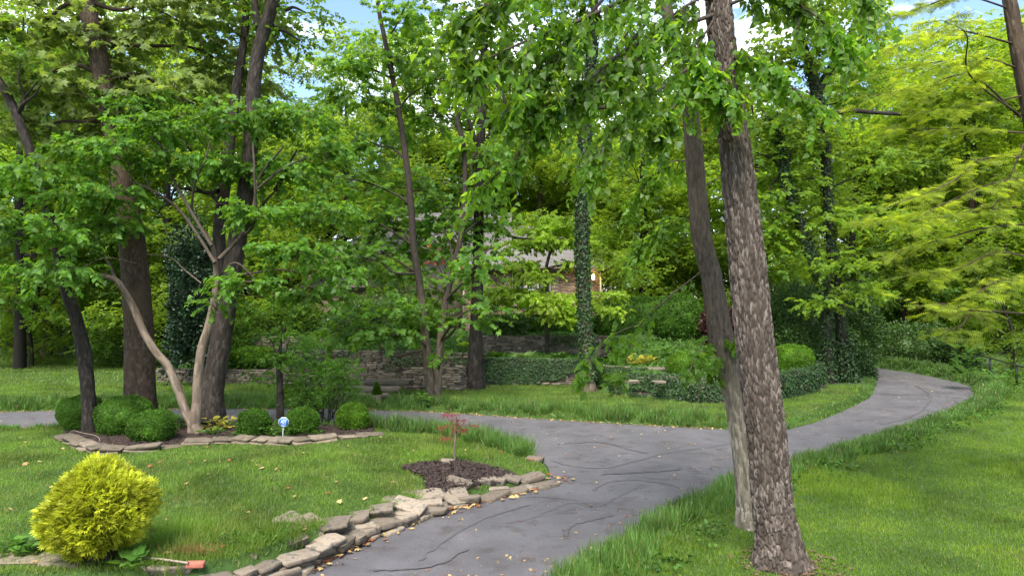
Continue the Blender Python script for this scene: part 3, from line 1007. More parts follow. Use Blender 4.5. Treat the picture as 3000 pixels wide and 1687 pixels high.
we = np.array(wall_edge[1:-2])
wp = np.c_[we, np.zeros(len(we)), np.interp(np.arange(len(we)), (0, 1, 2, 3, 4, 5, 7, 9, 11), (.05, .09, .10, .14, .18, .22, .26, .29, .30)[:9])]
tot = path_at(wp, 0)[2]
r_ = random.Random(12)
z = -.03
while z < .30:
    s = -r_.random() * .3; ch = r_.uniform(.07, .12)
    while s < min(tot, 9.5):
        ln = r_.uniform(.18, .62)
        q, ang, _ = path_at(wp, min(max(s + ln / 2, 0), tot))
        if z + ch * .6 < q[3] and r_.random() > .04:
            nx_, ny_ = math.sin(ang), -math.cos(ang)
            off = -.12 + r_.uniform(-.04, .05) - z * .1
            o = obj('slab', SLABV[r_.randrange(9)], front)
            o.matrix_local = Matrix.Translation((q[0] + nx_ * off - fb[0], q[1] + ny_ * off - fb[1], z)) @ rotm(ang + r_.uniform(-.22, .22), r_.uniform(-.08, .08), r_.uniform(-.10, .10)) @ Matrix.Diagonal((ln * .98, r_.uniform(.22, .34), ch * r_.uniform(.8, 1.08), 1))
        s += ln
    z += ch * .98
# (px, py of the foot, z of the foot, size, turn, tilt)
for k, (px, py, z, size, rz, tl) in enumerate((
        (1555, 1408, .0, (.42, .30, .13), 20, (6, -14)), (1500, 1412, .0, (.30, .34, .14), -15, (4, 16)), (1452, 1418, .02, (.34, .26, .15), 8, (0, 4)),
        (1405, 1425, .03, (.30, .26, .16), 22, (2, -4)), (1462, 1440, .0, (.34, .18, .09), 14, (0, 0)), (1375, 1432, .05, (.28, .28, .15), 5, (10, 6)),
        (1338, 1428, .12, (.42, .36, .12), -24, (14, 8)), (1375, 1470, .0, (.36, .2, .12), 18, (0, 0)), (1330, 1470, .0, (.44, .40, .16), 30, (24, 0)),
        (1255, 1460, .12, (.42, .34, .13), 12, (10, -8)), (1200, 1452, .14, (.26, .22, .10), 4, (3, 0)), (1265, 1500, .0, (.50, .30, .12), 20, (8, 0)),
        (1240, 1478, .08, (.56, .32, .09), 6, (4, -3)), (1155, 1475, .16, (.36, .28, .10), 6, (3, 2)), (1195, 1490, .12, (.46, .34, .11), -16, (14, 10)),
        (1170, 1520, .0, (.32, .24, .12), 28, (0, 0)), (1120, 1515, .08, (.34, .26, .10), 14, (4, 0)), (1185, 1512, .07, (.30, .22, .08), 24, (0, 0)),
        (1080, 1545, .0, (.36, .26, .12), 30, (0, 2)), (1110, 1500, .18, (.42, .30, .10), 10, (6, -4)), (1035, 1525, .18, (.44, .30, .10), 12, (6, -6)),
        (1060, 1550, .09, (.34, .26, .09), 20, (0, 0)), (1010, 1580, .0, (.40, .28, .12), 32, (0, 0)), (985, 1555, .12, (.42, .28, .10), 24, (2, 0)),
        (960, 1545, .22, (.56, .34, .09), 6, (7, -8)), (950, 1595, .04, (.48, .30, .11), 28, (6, 8)), (905, 1540, .24, (.36, .4, .09), 60, (12, 0)),
        (870, 1532, .26, (.50, .26, .07), -32, (10, 8)), (845, 1550, .22, (.40, .28, .09), -6, (3, 0)), (838, 1530, .30, (.30, .22, .07), 2, (0, 0)),
        (900, 1590, .12, (.40, .30, .10), 20, (18, 0)), (850, 1598, .16, (.40, .28, .12), 38, (10, -10)), (860, 1640, .0, (.30, .26, .14), 40, (0, 0)),
        (800, 1640, .04, (.40, .28, .13), 30, (4, 0)), (770, 1612, .18, (.44, .30, .11), 24, (4, 4)), (735, 1660, .05, (.42, .3, .15), 14, (0, 0)),
        (690, 1635, .18, (.46, .30, .12), 12, (3, 0)), (640, 1675, .06, (.5, .3, .15), 8, (0, 0)), (600, 1655, .18, (.48, .3, .11), 6, (2, 0)),
        (540, 1690, .06, (.5, .32, .15), 4, (0, 0)), (515, 1670, .19, (.46, .3, .1), 2, (0, 0)), (440, 1660, .22, (.5, .34, .08), -4, (0, 0)),
        (820, 1690, .0, (.40, .26, .13), 42, (0, 0)), (720, 1700, -.02, (.46, .26, .12), 16, (0, 0)), (620, 1715, -.02, (.46, .26, .12), 8, (0, 0)))):
    slab(front, fb, px, py, z + .04, (size[0] * 1.12, size[1] * 1.05, size[2] * .85), rz, tl, k)

left_step = empty('stone_step', P(120, 1660, .25), 'broad rough stone ledge left of the golden bush', 'wall')
lb = np.array(left_step.location)
for k, (px, py, z, size, rz, tl) in enumerate(((60, 1650, .33, (.9, .36, .07), 4, (0, 0)), (190, 1652, .33, (.5, .34, .07), -3, (0, 0)), (40, 1690, .14, (.6, .4, .2), 0, (0, 0)),
                                               (170, 1700, .06, (.55, .42, .26), 6, (0, 0)), (-60, 1675, .14, (.6, .4, .2), 0, (0, 0)), (270, 1690, .2, (.3, .3, .12), 10, (0, 0)))):
    o = slab(left_step, lb, px, py, z, size, rz, tl, k + 2, 'stone'); o.data = FLAGV[k]

bed_edge = empty('bed_edging', G(600, 1300), 'flat flagstone edging round the boxwood bed', 'edging')
bb = np.array(bed_edge.location)
r_ = random.Random(4)
bp = [(185, 1288), (240, 1312), (310, 1328), (420, 1322), (560, 1304), (700, 1298), (860, 1303), (960, 1292), (1090, 1277)]
bw = np.array([G(*q) for q in bp])
s = 0.0
tot = path_at(bw, 0)[2]
while s < tot:
    ln = r_.uniform(.3, .75)
    q, a, _ = path_at(bw, min(s + ln / 2, tot))
    for lay in range(2 if s < 3.2 or 4.0 < s < 7 else 1):
        o = obj('flagstone', FLAGV[r_.randrange(7)], bed_edge)
        o.matrix_local = Matrix.Translation(Vector((q[0] - bb[0] + r_.uniform(-.04, .04), q[1] - bb[1] + lay * .05, q[2] - bb[2] - .02 + lay * .07))) @ rotm(a + r_.uniform(-.15, .15), math.radians(r_.uniform(0, 9)), math.radians(r_.uniform(-5, 5))) @ Matrix.Diagonal((ln * .97, r_.uniform(.28, .42), r_.uniform(.06, .09), 1))
    s += ln

for (px, py, size, rz, lab) in ((1312, 1362, (.27, .2, .12), -8, 'single squared stone block on mulch beside the red sapling'),
                                (1568, 1352, (.36, .3, .09), -20, 'flat stone lying at the drive corner under long grass'),
                                (1393, 1478, (.12, .1, .07), 15, 'small white loose stone at the foot of the slab wall')):
    q = G(px, py)
    o = obj('loose_stone', SLABV[int(px) % 9])
    o.matrix_world = Matrix.Translation(Vector(q)) @ rotm(math.radians(rz)) @ Matrix.Diagonal((*size, 1))
    tag(o, lab, 'stone')
for k, (px, py, d, size, lab) in enumerate(((1290 + 560, 1122, 23.6, (.5, .3, .1), 'flat tan cap stone lying on the ivy wall'), (2020 - 90, 1123, 23.1, (.4, .28, .09), 'pinkish cap stone on the ivy wall, right of the tan one'),
                                            (1925, 1088, 25.6, (.65, .4, .16), 'rough boulder slab on the second ivy tier'))):
    o = obj('cap_stone', SLABV[(k + 4) % 9])
    o.matrix_world = Matrix.Translation(Vector(D(px, py, d))) @ rotm(.1) @ Matrix.Diagonal((*size, 1))
    tag(o, lab, 'stone')

# ------------------------------------------------------------------ house
HB = np.array((1.0, 37.0, 1.9))
house = empty('brick_house', HB, 'tan brick house with grey shingled hip roofs half hidden by trees', 'house')


def quad_wall(mb, x0, x1, y, z0, z1, th=.25):
    mb.box(((x0 + x1) / 2 - HB[0], y + th / 2 - HB[1], (z0 + z1) / 2 - HB[2]), (x1 - x0, th, z1 - z0))


XL, XR = D(1357, 800, 37)[0], D(1762, 800, 37)[0]
EZ = D(1500, 783, 36.6)[2]
mb = MB()
quad_wall(mb, XL, XR, 37.0, 1.3, EZ)
mb.box((XR - .12 - HB[0], 41 - HB[1], (1.3 + EZ) / 2 - HB[2]), (.25, 7.4, EZ - 1.3))
mb.box((XL + .12 - HB[0], 39 - HB[1], (1.3 + EZ) / 2 - HB[2]), (.25, 3.4, EZ - 1.3))
quad_wall(mb, -12.0, XL, 40.5, 1.3, 6.3)
wall = obj('wall', mb.mesh('wall', M['mortar']), house)
# window opening is covered by the window group; bricks leave it free
WX0, WX1, WZ0, WZ1 = D(1500, 0, 37)[0], D(1612, 0, 37)[0], D(0, 892, 37)[2], D(0, 795, 37)[2]
BW, BH = .215, .078
bv = []
for k in range(3):
    b_ = MB(); b_.box((0, 0, 0), (1, 1, 1)); bv.append(b_.mesh('brick', M['brick']))
items = []
r_ = random.Random(8)
row = 0
z = 1.5
while z < EZ - .05:
    x = XL - (row % 2) * BW / 2
    while x < XR:
        cx, cz = x + BW / 2, z + BH / 2
        if not (WX0 - .4 < cx < WX1 + .4 and WZ0 - .12 < cz < WZ1 + .1) and XL < cx < XR:
            pri = abs(cx - .9) + abs(cz - 2.9) * 1.5
            items.append((pri, Matrix.Translation((cx - HB[0], 36.995 - HB[1] - r_.uniform(0, .006), cz - HB[2])) @ Matrix.Diagonal((BW - .012, .03, BH - .012, 1)), r_.randrange(3)))
        x += BW
    z += BH; row += 1
items.sort(key=lambda t: t[0])
pieces(wall, 'brick', [(m, v) for _, m, v in items], bv, 300, 'bricks')
# window: three lights with curtains
win = obj('window', (lambda m: (m.box(((WX0 + WX1) / 2 - HB[0], 36.985 - HB[1], (WZ0 + WZ1) / 2 - HB[2]), (WX1 - WX0 + .8, .03, WZ1 - WZ0 + .16)), m.mesh('window', M['trim']))[1])(MB()), house)
nl_ = 3
for k in range(nl_):
    a = WX0 + (WX1 - WX0) * k / nl_; b_ = WX0 + (WX1 - WX0) * (k + 1) / nl_
    m_ = MB(); m_.box(((a + b_) / 2 - HB[0], 36.96 - HB[1], (WZ0 + WZ1) / 2 - HB[2]), (b_ - a - .1, .02, WZ1 - WZ0 - .1))
    obj('pane', m_.mesh('pane', M['glass'] if k != 1 else M['curtain']), win)
    m_ = MB()
    for xx in (a + .025, b_ - .025): m_.box((xx - HB[0], 36.945 - HB[1], (WZ0 + WZ1) / 2 - HB[2]), (.05, .05, WZ1 - WZ0))
    for zz in (WZ0 + .03, WZ1 - .03): m_.box(((a + b_) / 2 - HB[0], 36.944 - HB[1], zz - HB[2]), (b_ - a - .1, .048, .06))
    obj('frame', m_.mesh('frame', M['cream']), win)
m_ = MB(); m_.box(((WX0 + WX1) / 2 - HB[0], 36.93 - HB[1], WZ0 - .06 - HB[2]), (WX1 - WX0 + 1.0, .14, .1)); obj('sill', m_.mesh('sill', M['wood']), win)
for sx in (WX0 - .24, WX1 + .24):
    sh = MB(); sh.box((sx - HB[0], 36.95 - HB[1], (WZ0 + WZ1) / 2 - HB[2]), (.36, .05, WZ1 - WZ0))
    for k in range(9): sh.box((sx - HB[0], 36.92 - HB[1], WZ0 + .15 + k * (WZ1 - WZ0 - .3) / 8 - HB[2]), (.28, .03, .06))
    obj('shutter', sh.mesh('shutter', M['wood']), house)

# roofs
sv = []
for k in range(2):
    b_ = MB(); b_.box((0, .5, 0), (1, 1, 1)); sv.append(b_.mesh('shingle', M['shingle']))
roof_items = []


def slope(e0, e1, r1, r0, mbd, course=.21, tab=.32, th=.03, first=False):
    """one roof slope: eave e0->e1, ridge r0->r1, laid with overlapping shingle tabs"""
    e0, e1, r0, r1 = [np.asarray(v, float) for v in (e0, e1, r0, r1)]
    nn = norm(np.cross(e1 - e0, (r0 + r1) / 2 - (e0 + e1) / 2))
    lo = -nn * .06
    mbd.add(np.array([e0, e1, r1, r0, e0 + lo, e1 + lo, r1 + lo, r0 + lo]) - HB, [(0, 1, 2, 3), (4, 7, 6, 5), (0, 4, 5, 1), (1, 5, 6, 2), (2, 6, 7, 3), (3, 7, 4, 0)])
    mid = (r0 + r1) / 2 - (e0 + e1) / 2
    xd = norm(e1 - e0)
    upv = norm(mid - (mid @ xd) * xd)
    n = int(np.linalg.norm(mid - (mid @ xd) * xd) / course)
    for i in range(n):
        f = i / n
        a, b_ = e0 * (1 - f) + r0 * f, e1 * (1 - f) + r1 * f
        ln = np.linalg.norm(b_ - a)
        s = -r_.random() * tab
        while s < ln - .05:
            w = tab * r_.uniform(.85, 1.15)
            x0, x1 = max(s, 0), min(s + w, ln)
            if x1 - x0 > .06:
                c = a + xd * (x0 + x1) / 2 + nn * (th * .7 + .004 * r_.random())
                R = np.stack((xd, norm(upv - nn * .07), nn), -1)
                mt = Matrix(((*(R[0] * ((x1 - x0 - .01), course * 1.15, th)), c[0] - HB[0]), (*(R[1] * ((x1 - x0 - .01), course * 1.15, th)), c[1] - HB[1]), (*(R[2] * ((x1 - x0 - .01), course * 1.15, th)), c[2] - HB[2]), (0, 0, 0, 1)))
                roof_items.append((0 if first and i < 9 else 1, mt, 0))
            s += w


rb_ = MB()
RZ = D(1500, 668, 42)[2]
# right wing
e0, e1 = np.array((XL - .45, 36.5, EZ)), np.array((XR + .45, 36.5, EZ))
r0, r1 = np.array((XL + 3.2, 41.2, RZ)), np.array((D(1592, 660, 41.2)[0], 41.2, RZ))
slope(e0, e1, r1, r0, rb_, first=True)
slope(e1, np.array((XR + .45, 46, EZ)), r1 + (0, .3, 0), r1, rb_)
slope(np.array((XL - .45, 46, EZ)), e0, r0, r0 + (0, .3, 0), rb_)
# higher main block behind, running left
mz, mr = D(0, 735, 40)[2], D(0, 622, 45)[2]
e2, e3 = np.array((D(985, 0, 40)[0], 40.0, mz)), np.array((D(1500, 0, 40)[0], 40.0, mz))
slope(e2, e3, np.array((e3[0], 45.5, mr)), np.array((e2[0] + 3.0, 45.5, mr)), rb_)
slope(np.array((e2[0], 51, mz)), e2, np.array((e2[0] + 3.0, 45.5, mr)), np.array((e2[0] + 3.0, 45.6, mr)), rb_)
# low wing at the left
lz, lr = D(0, 838, 35)[2], D(0, 738, 39)[2]
e4, e5 = np.array((D(888, 0, 35)[0], 35.0, lz)), np.array((D(1150, 0, 35)[0], 35.0, lz))
slope(e4, e5, np.array((e5[0], 39, lr)), np.array((e4[0] + 2.0, 39, lr)), rb_)
slope(np.array((e4[0], 43, lz)), e4, np.array((e4[0] + 2.0, 39, lr)), np.array((e4[0] + 2.0, 39.1, lr)), rb_)
roof = obj('roof', rb_.mesh('roof', M['shingle']), house)
roof_items.sort(key=lambda t: t[0])
pieces(roof, 'shingle', [(m, v) for _, m, v in roof_items], sv, 300, 'shingles')
lw = MB(); quad_wall(lw, e4[0] + .4, e5[0], 35.4, 1.2, lz); obj('garage_wall', lw.mesh('garage_wall', M['brick']), house)
g_ = MB()
for (a, b_) in ((e0, e1), (e2, e3), (e4, e5)):
    g_.bar(a - HB + (0, -.05, -.05), b_ - HB + (0, -.05, -.05), .07, 8)
obj('gutter', g_.mesh('gutter', M['trim']), house)
for xx in (XL + .03, XR - .05):
    d_ = MB(); d_.box((xx - HB[0], 36.93 - HB[1], (1.9 + EZ) / 2 - HB[2]), (.09, .08, EZ - 1.9)); obj('downspout', d_.mesh('downspout', M['cream']), house)
ft = MB()
for (a, b_) in ((e0, e1), (e2, e3), (e4, e5)):
    ft.box(((a + b_) / 2 - HB + (0, .12, -.14)), (abs(b_[0] - a[0]) - .04, .05, .2))
obj('fascia', ft.mesh('fascia', M['trim']), house)
lp = D(1738, 812, 36.75)
l_ = MB(); l_.box(lp - HB + (0, 0, .22), (.20, .2, .04)); l_.box(lp - HB + (0, 0, .34), (.05, .05, .22)); l_.box(lp - HB + (0, .12, .3), (.14, .05, .2)); l_.box(lp - HB + (0, 0, -.17), (.16, .16, .03))
for sx in (-1, 1):
    for sy in (-1, 1): l_.box(lp - HB + (sx * .08, sy * .08, .02), (.015, .015, .38))
lamp = obj('wall_lamp', l_.mesh('wall_lamp', M['iron']), house)
b_ = MB()
V_, F_ = tube([lp - HB + (0, 0, -.13), lp - HB + (0, 0, -.1), lp - HB + (0, 0, .1), lp - HB + (0, 0, .18)], [.03, .065, .065, .03], 10)
b_.add(V_, F_)
obj('lamp_glass', b_.mesh('lamp_glass', M['lamp']), lamp)
pl = bpy.data.lights.new('wall_lamp_light', 'POINT'); pl.energy = 9; pl.color = (1, .72, .42); pl.shadow_soft_size = .1
plo = bpy.data.objects.new('wall_lamp_light', pl); plo.location = tuple(lp - HB + (0, -.25, 0)); plo.parent = house; COL.objects.link(plo)

# neighbours' houses
def small_house(name, label, x, y, z, w, dp, h, mat, wins, roofm):
    c = np.array((x, y, z))
    rt = empty(name, c, label, 'house')
    m_ = MB(); m_.box((0, dp / 2, h / 2), (w, dp, h)); obj('wall', m_.mesh('wall', mat), rt)
    m_ = MB()
    o_ = .4
    V = np.array([(-w / 2 - o_, -o_, h), (w / 2 + o_, -o_, h), (w / 2 + o_, dp + o_, h), (-w / 2 - o_, dp + o_, h), (-w / 2 + dp * .4, dp / 2, h + dp * .35), (w / 2 - dp * .4, dp / 2, h + dp * .35)])
    m_.add(V, [(0, 1, 5, 4), (2, 3, 4, 5)]); m_.more([(1, 2, 5), (3, 0, 4)], 0)
    obj('roof', m_.mesh('roof', roofm), rt)
    for (wx, wz, ww, wh) in wins:
        m_ = MB()
        for sx in (-1, 1): m_.box((wx + sx * ww / 2, -.04, wz), (.1, .1, wh + .1))
        for sz in (-1, 1): m_.box((wx, -.041, wz + sz * wh / 2), (ww - .1, .1, .1))
        m_.box((wx, -.03, wz), (.07, .06, wh - .1))
        wo = obj('window', m_.mesh('window', M['white']), rt)
        m_ = MB(); m_.box((wx, -.012, wz), (ww - .1, .02, wh - .1)); obj('pane', m_.mesh('pane', M['glass']), wo)
    return rt


q = D(110, 935, 58)
small_house('neighbour_house', 'neighbouring brick house with white trim glimpsed through trees at far left', q[0], 58, q[2] - .6, 9.0, 8, 3.6, M['brick'], ((-1.6, 1.9, .9, 1.8), (.1, 1.9, 1.1, 1.9), (2.4, 1.9, 1.0, 1.6)), M['white'])
q = D(2890, 1052, 46)
small_house('outbuilding', 'beige outbuilding beyond the metal fence at right edge', q[0] + .8, 46, q[2] - .2, 4.5, 4, 2.4, M['beige'], ((.9, 1.4, .8, 1.0),), M['shingle'])

# ------------------------------------------------------------------ the large trees
# big furrowed trunk in front
dB = 8.85
pts, rad = px_path([(2288, 1672, 152), (2276, 1560, 122), (2262, 1470, 116), (2246, 1280, 112), (2212, 1000, 110), (2184, 720, 103), (2157, 470, 92), (2130, 240, 82), (2112, 90, 78), (2098, -60, 74), (2060, -420, 56), (2040, -800, 36)], dB)
pts[0] = pts[0] * 1.0; pts[0][2] = H1(pts[0][0], dB) - .06
t = Tree('shade_tree', 'large foreground tree with deeply furrowed grey-brown bark on right lawn', (pts[0][0], dB, H1(pts[0][0], dB)))
t.stem(pts, rad, nseg=190, nl=620, cell=.027, clen=.13, amp=.025, seed=1.3, flare=.26)
SPR = []
twig = MB()


def drooping(t, path, d, r0, ntw, tl, SPR, down=.5):
    ntw = int(ntw * 1.5)
    """a limb with leafy twigs hanging from it"""
    p = [D(a, b, q) for (a, b), q in zip(path, d)]
    t.put(*tube(p, np.linspace(r0, .006, len(p)), 7, len(p) * 6))
    c = catmull(p, 60)
    i = np.clip((6 + 53 * rng.random(ntw) ** .8).astype(int), 0, 59)
    C = c[i] + rng.normal(size=(ntw, 3)) * .05
    ax = norm(np.gradient(c, axis=0))[i]
    A = ax * .7 + rng.normal(size=(ntw, 3)) * .55
    A[:, 2] -= down
    Ls = tl * (.5 + .9 * rng.random(ntw))
    SPR.append((C, A, Ls))
    A = norm(A)
    for k in range(0, ntw, 2):
        e = C[k] + A[k] * Ls[k]; e[2] -= .25 * Ls[k]
        mdl = C[k] + A[k] * Ls[k] * .5; mdl[2] -= .06 * Ls[k]
        t.put(*tube([C[k], mdl, e], [.006, .004, .002], 4))


for path, d, r0, n, tl in (
        ([(2105, 40), (1960, 90), (1800, 170), (1640, 330), (1500, 470), (1400, 560)], (8.8, 8.5, 8.2, 7.9, 7.7, 7.5), .03, 48, .36),
        ([(2100, 0), (1900, -20), (1700, 60), (1520, 130), (1350, 210)], (8.8, 8.3, 7.9, 7.6, 7.3), .035, 66, .42),
        ([(2100, -80), (1850, -140), (1600, -80), (1420, 20), (1320, 80)], (8.8, 8.2, 7.8, 7.5, 7.3), .035, 62, .42),
        ([(2110, 120), (1980, 230), (1860, 320), (1760, 430), (1710, 520)], (8.8, 8.5, 8.2, 8.0, 7.9), .025, 30, .3),
        ([(1900, 60), (1760, 230), (1660, 300), (1560, 310)], (8.5, 8.1, 7.9, 7.7), .022, 44, .4),
        ([(1800, -40), (1680, 100), (1600, 200), (1480, 330)], (8.3, 8.0, 7.8, 7.6), .022, 44, .4),
        ([(2125, 150), (2200, 170), (2290, 230), (2400, 330)], (8.8, 8.6, 8.3, 8.0), .025, 40, .34),
        ([(2120, 20), (2250, -20), (2380, 40), (2480, 140)], (8.8, 8.5, 8.2, 8.0), .025, 46, .38),
        ([(2120, -60), (2300, -120), (2480, -60), (2560, 40)], (8.8, 8.5, 8.2, 8.0), .025, 36, .38),
        ([(2100, 200), (2080, 240), (2130, 290), (2160, 330)], (8.7, 8.4, 8.3, 8.3), .015, 30, .25),
        ([(2090, 200), (2010, 280), (1960, 330), (1930, 400)], (8.6, 8.4, 8.2, 8.1), .015, 30, .3),
        ([(2090, 60), (2040, 150), (2060, 200), (2110, 230)], (8.6, 8.4, 8.3, 8.3), .015, 34, .3),
        ([(2080, -20), (1980, 40), (1900, 140), (1800, 250)], (8.7, 8.5, 8.3, 8.1), .02, 40, .4)):
    drooping(t, path, d, r0, n, tl, SPR)
t.done(B['big'])
t.crown('heart', SPR, 11, .092, L['near'], droop=.35, spread=.75, hang=.6, tilt=.6, up=.6)

# paler second trunk close behind it
dS = 10.4
pts, rad = px_path([(2200, 1545, 84), (2196, 1480, 74), (2184, 1340, 72), (2160, 1180, 72), (2118, 1010, 72), (2098, 900, 66), (2082, 800, 60), (2055, 690, 58), (2034, 460, 53), (2022, 330, 46), (2000, 230, 42), (1975, 130, 38), (1930, -100, 32), (1900, -350, 22)], dS)
pts[0][2] = H1(pts[0][0], dS) - .05
t = Tree('leaning_tree', 'slimmer leaning tree with pale lower bark, just behind the furrowed trunk', (pts[0][0], dS, H1(pts[0][0], dS)))
t.stem(pts, rad, nseg=110, nl=420, cell=.028, clen=.16, amp=.011, seed=4.7, flare=.12)
SPR = []
for path, d, r0, n, tl in (([(2075, 780), (1960, 870), (1870, 960), (1830, 1060), (1790, 1130)], (10.4, 10.2, 10.0, 9.9, 9.8), .012, 18, .2),
                           ([(1870, 950), (1800, 980), (1740, 1040), (1690, 1110)], (10.0, 9.9, 9.8, 9.7), .008, 14, .18),
                           ([(2110, 1000), (2060, 1000), (2040, 1040), (2020, 1090)], (10.4, 10.2, 10.1, 10.0), .008, 16, .16),
                           ([(2110, 980), (2150, 985), (2170, 1010)], (10.3, 10.1, 10.0), .008, 9, .14),
                           ([(2130, 1090), (2105, 1060), (2080, 1100)], (10.3, 10.1, 10.0), .006, 8, .12),
                           ([(2040, 650), (1970, 650), (1900, 700), (1850, 760)], (10.4, 10.8, 11.2, 11.5), .015, 42, .34),
                           ([(2030, 470), (1950, 480), (1880, 550), (1840, 620)], (10.4, 11, 11.6, 12), .015, 42, .36),
                           ([(1980, 150), (1900, 250), (1860, 370), (1840, 470)], (10.4, 10.9, 11.4, 11.8), .018, 44, .38),
                           ([(2040, 560), (2120, 520), (2200, 560), (2300, 620)], (10.4, 10.9, 11.3, 11.6), .015, 20, .4),
                           ([(1960, 60), (2000, 120), (2020, 200), (2030, 280)], (10.3, 10, 9.8, 9.7), .015, 40, .3)):
    drooping(t, path, d, r0, n, tl, SPR, .3)
t.done(B['pale'])
t.crown('heart', SPR, 8, .09, L['near'], droop=.3, spread=.75, hang=.5, tilt=.5)

# ivy-clad trunk in the middle
q = G(1728, 1147); dI = q[1]
pts, rad = px_path([(1728, 1152, 44), (1722, 1080, 36), (1714, 930, 34), (1706, 760, 35), (1706, 600, 34), (1710, 480, 32), (1720, 330, 28), (1735, 150, 24), (1745, -40, 18)], dI)
t = Tree('ivy_clad_tree', 'straight ivy-clad tree standing in front of the ivy wall', q)
t.stem(pts, rad, nseg=48, nl=260, cell=.06, clen=.2, amp=.012, seed=6.1, flare=.15)
for e in ((1600, 60), (1850, 80), (1700, -40), (1860, 300)): t.limb(D(1726, 320, dI), D(*e, dI + rng.uniform(-2, 2)), .1, .03)
t.done(B['maple'])
V, F = ivy_on_path(pts, rad, 8200, .085, .07, .08, .95)
obj('ivy', mesh_np('ivy', V - t.base, F, L['ivy']), t.root)
t.crown('simple', px_blobs([(1600, 40, 150, 90, dI), (1850, 60, 150, 90, dI + 1), (1720, -60, 190, 100, dI), (1860, 300, 110, 60, dI + 1)], 14, .5), 12, .19, L['oak'], hang=.4, tilt=.6)

# dark straight trunk by the tall wall
q = G(1392, 1138); dD = q[1]
pts, rad = px_path([(1392, 1143, 60), (1392, 1080, 48), (1396, 930, 36), (1400, 780, 33), (1402, 650, 31), (1406, 480, 27), (1412, 320, 24), (1420, 120, 20), (1428, -60, 15)], dD)
t = Tree('dark_trunk_tree', 'dark straight tree between tall stone wall and ivy wall', q)
t.stem(pts, rad, nseg=48, nl=240, cell=.06, clen=.2, amp=.012, seed=7.7, flare=.2)
for e in ((1300, 120), (1500, 130), (1440, 20), (1520, 330), (1560, 700)): t.limb(D(1408, 440 if e[1] < 500 else 660, dD), D(*e, dD + rng.uniform(-2, 2)), .09, .02)
t.done(B['dark'])
t.crown('simple', px_blobs([(1330, 130, 130, 90, dD + 1), (1490, 150, 120, 90, dD), (1420, 20, 180, 80, dD), (1520, 300, 100, 60, dD + 1), (1470, 460, 80, 45, dD), (1450, 665, 70, 26, dD - .5)], 19, .5), 12, .19, L['oak'], hang=.4, tilt=.6)

# twin-stemmed maple
q = G(1272, 1158); dM = q[1]
ptsA, radA = px_path([(1266, 1160, 36), (1256, 1090, 28), (1249, 1020, 26), (1238, 900, 23), (1224, 800, 21), (1212, 720, 20), (1204, 600, 19), (1190, 470, 18), (1168, 320, 16), (1150, 230, 15), (1128, 120, 14), (1108, 20, 12), (1098, -80, 9)], dM)
ptsB, radB = px_path([(1279, 1160, 34), (1284, 1080, 24), (1290, 1000, 22), (1306, 880, 20), (1330, 780, 18), (1350, 690, 17), (1362, 560, 15), (1358, 430, 14), (1340, 350, 13), (1368, 320, 11), (1410, 300, 8)], dM)
t = Tree('maple_tree', 'twin-stemmed maple with layered green leaves in front of tall wall', q)
t.stem(ptsA, radA, nseg=36, nl=260, cell=.05, clen=.2, amp=.008, seed=8.2, flare=.1)
t.stem(ptsB, radB, nseg=36, nl=260, cell=.05, clen=.2, amp=.008, seed=9.1, flare=.1)
mblobs = [(1120, 900, 170, 50, dM - 1.2), (1290, 850, 120, 40, dM + 1.0), (1150, 960, 150, 26, dM - 1.5), (1370, 930, 80, 34, dM - 1.2), (1010, 985, 110, 38, dM - 1), (1400, 770, 90, 60, dM - 1.5), (1440, 905, 60, 30, dM - 1.5), (1290, 1050, 50, 14, dM - 1.5),
          (1070, 640, 120, 55, dM + .8), (1190, 540, 150, 55, dM + 1.6), (1350, 590, 110, 50, dM + 1.5), (1270, 690, 150, 45, dM + 1.5), (1100, 420, 130, 55, dM + 1.5), (1250, 340, 130, 55, dM + 1.5), (1050, 280, 130, 55, dM), (1150, 160, 150, 60, dM), (1290, 220, 110, 55, dM), (1400, 440, 90, 50, dM), (1000, 520, 90, 45, dM), (1010, 190, 90, 50, dM), (1200, 40, 150, 60, dM), (1040, 750, 120, 45, dM - .5), (1150, 790, 130, 40, dM + .8), (1290, 640, 120, 38, dM + 2.2), (1160, 650, 110, 36, dM + 2.0), (1420, 640, 70, 30, dM + 2.0), (1090, 720, 100, 32, dM + 1.2), (1310, 735, 90, 26, dM + 1.8), (1440, 720, 60, 22, dM + .6)]
for (x, y, rx, ry, d) in mblobs:
    src, rr = (ptsA, radA) if (x < 1230 or y < 300) else (ptsB, radB)
    k = min(range(len(src)), key=lambda i: abs(src[i][2] - D(x, y + 60, d)[2]))
    c = D(x, y, d)
    ql = t.limb(src[k], c, rr[k] * .4, .02, sag=.15)
    for w in range(4): t.limb(ql[6 + w], c + rng.normal(size=3) * (rx * d / FPX * .6, .6, ry * d / FPX * .5), .02, .005, nseg=5)
t.done(B['maple'])
t.crown('maple', px_blobs(mblobs, 17, .55, depthr=.9, flat=.15, shell=.2), 9, .20, L['maple'], hang=.5, tilt=.65, up=.8)

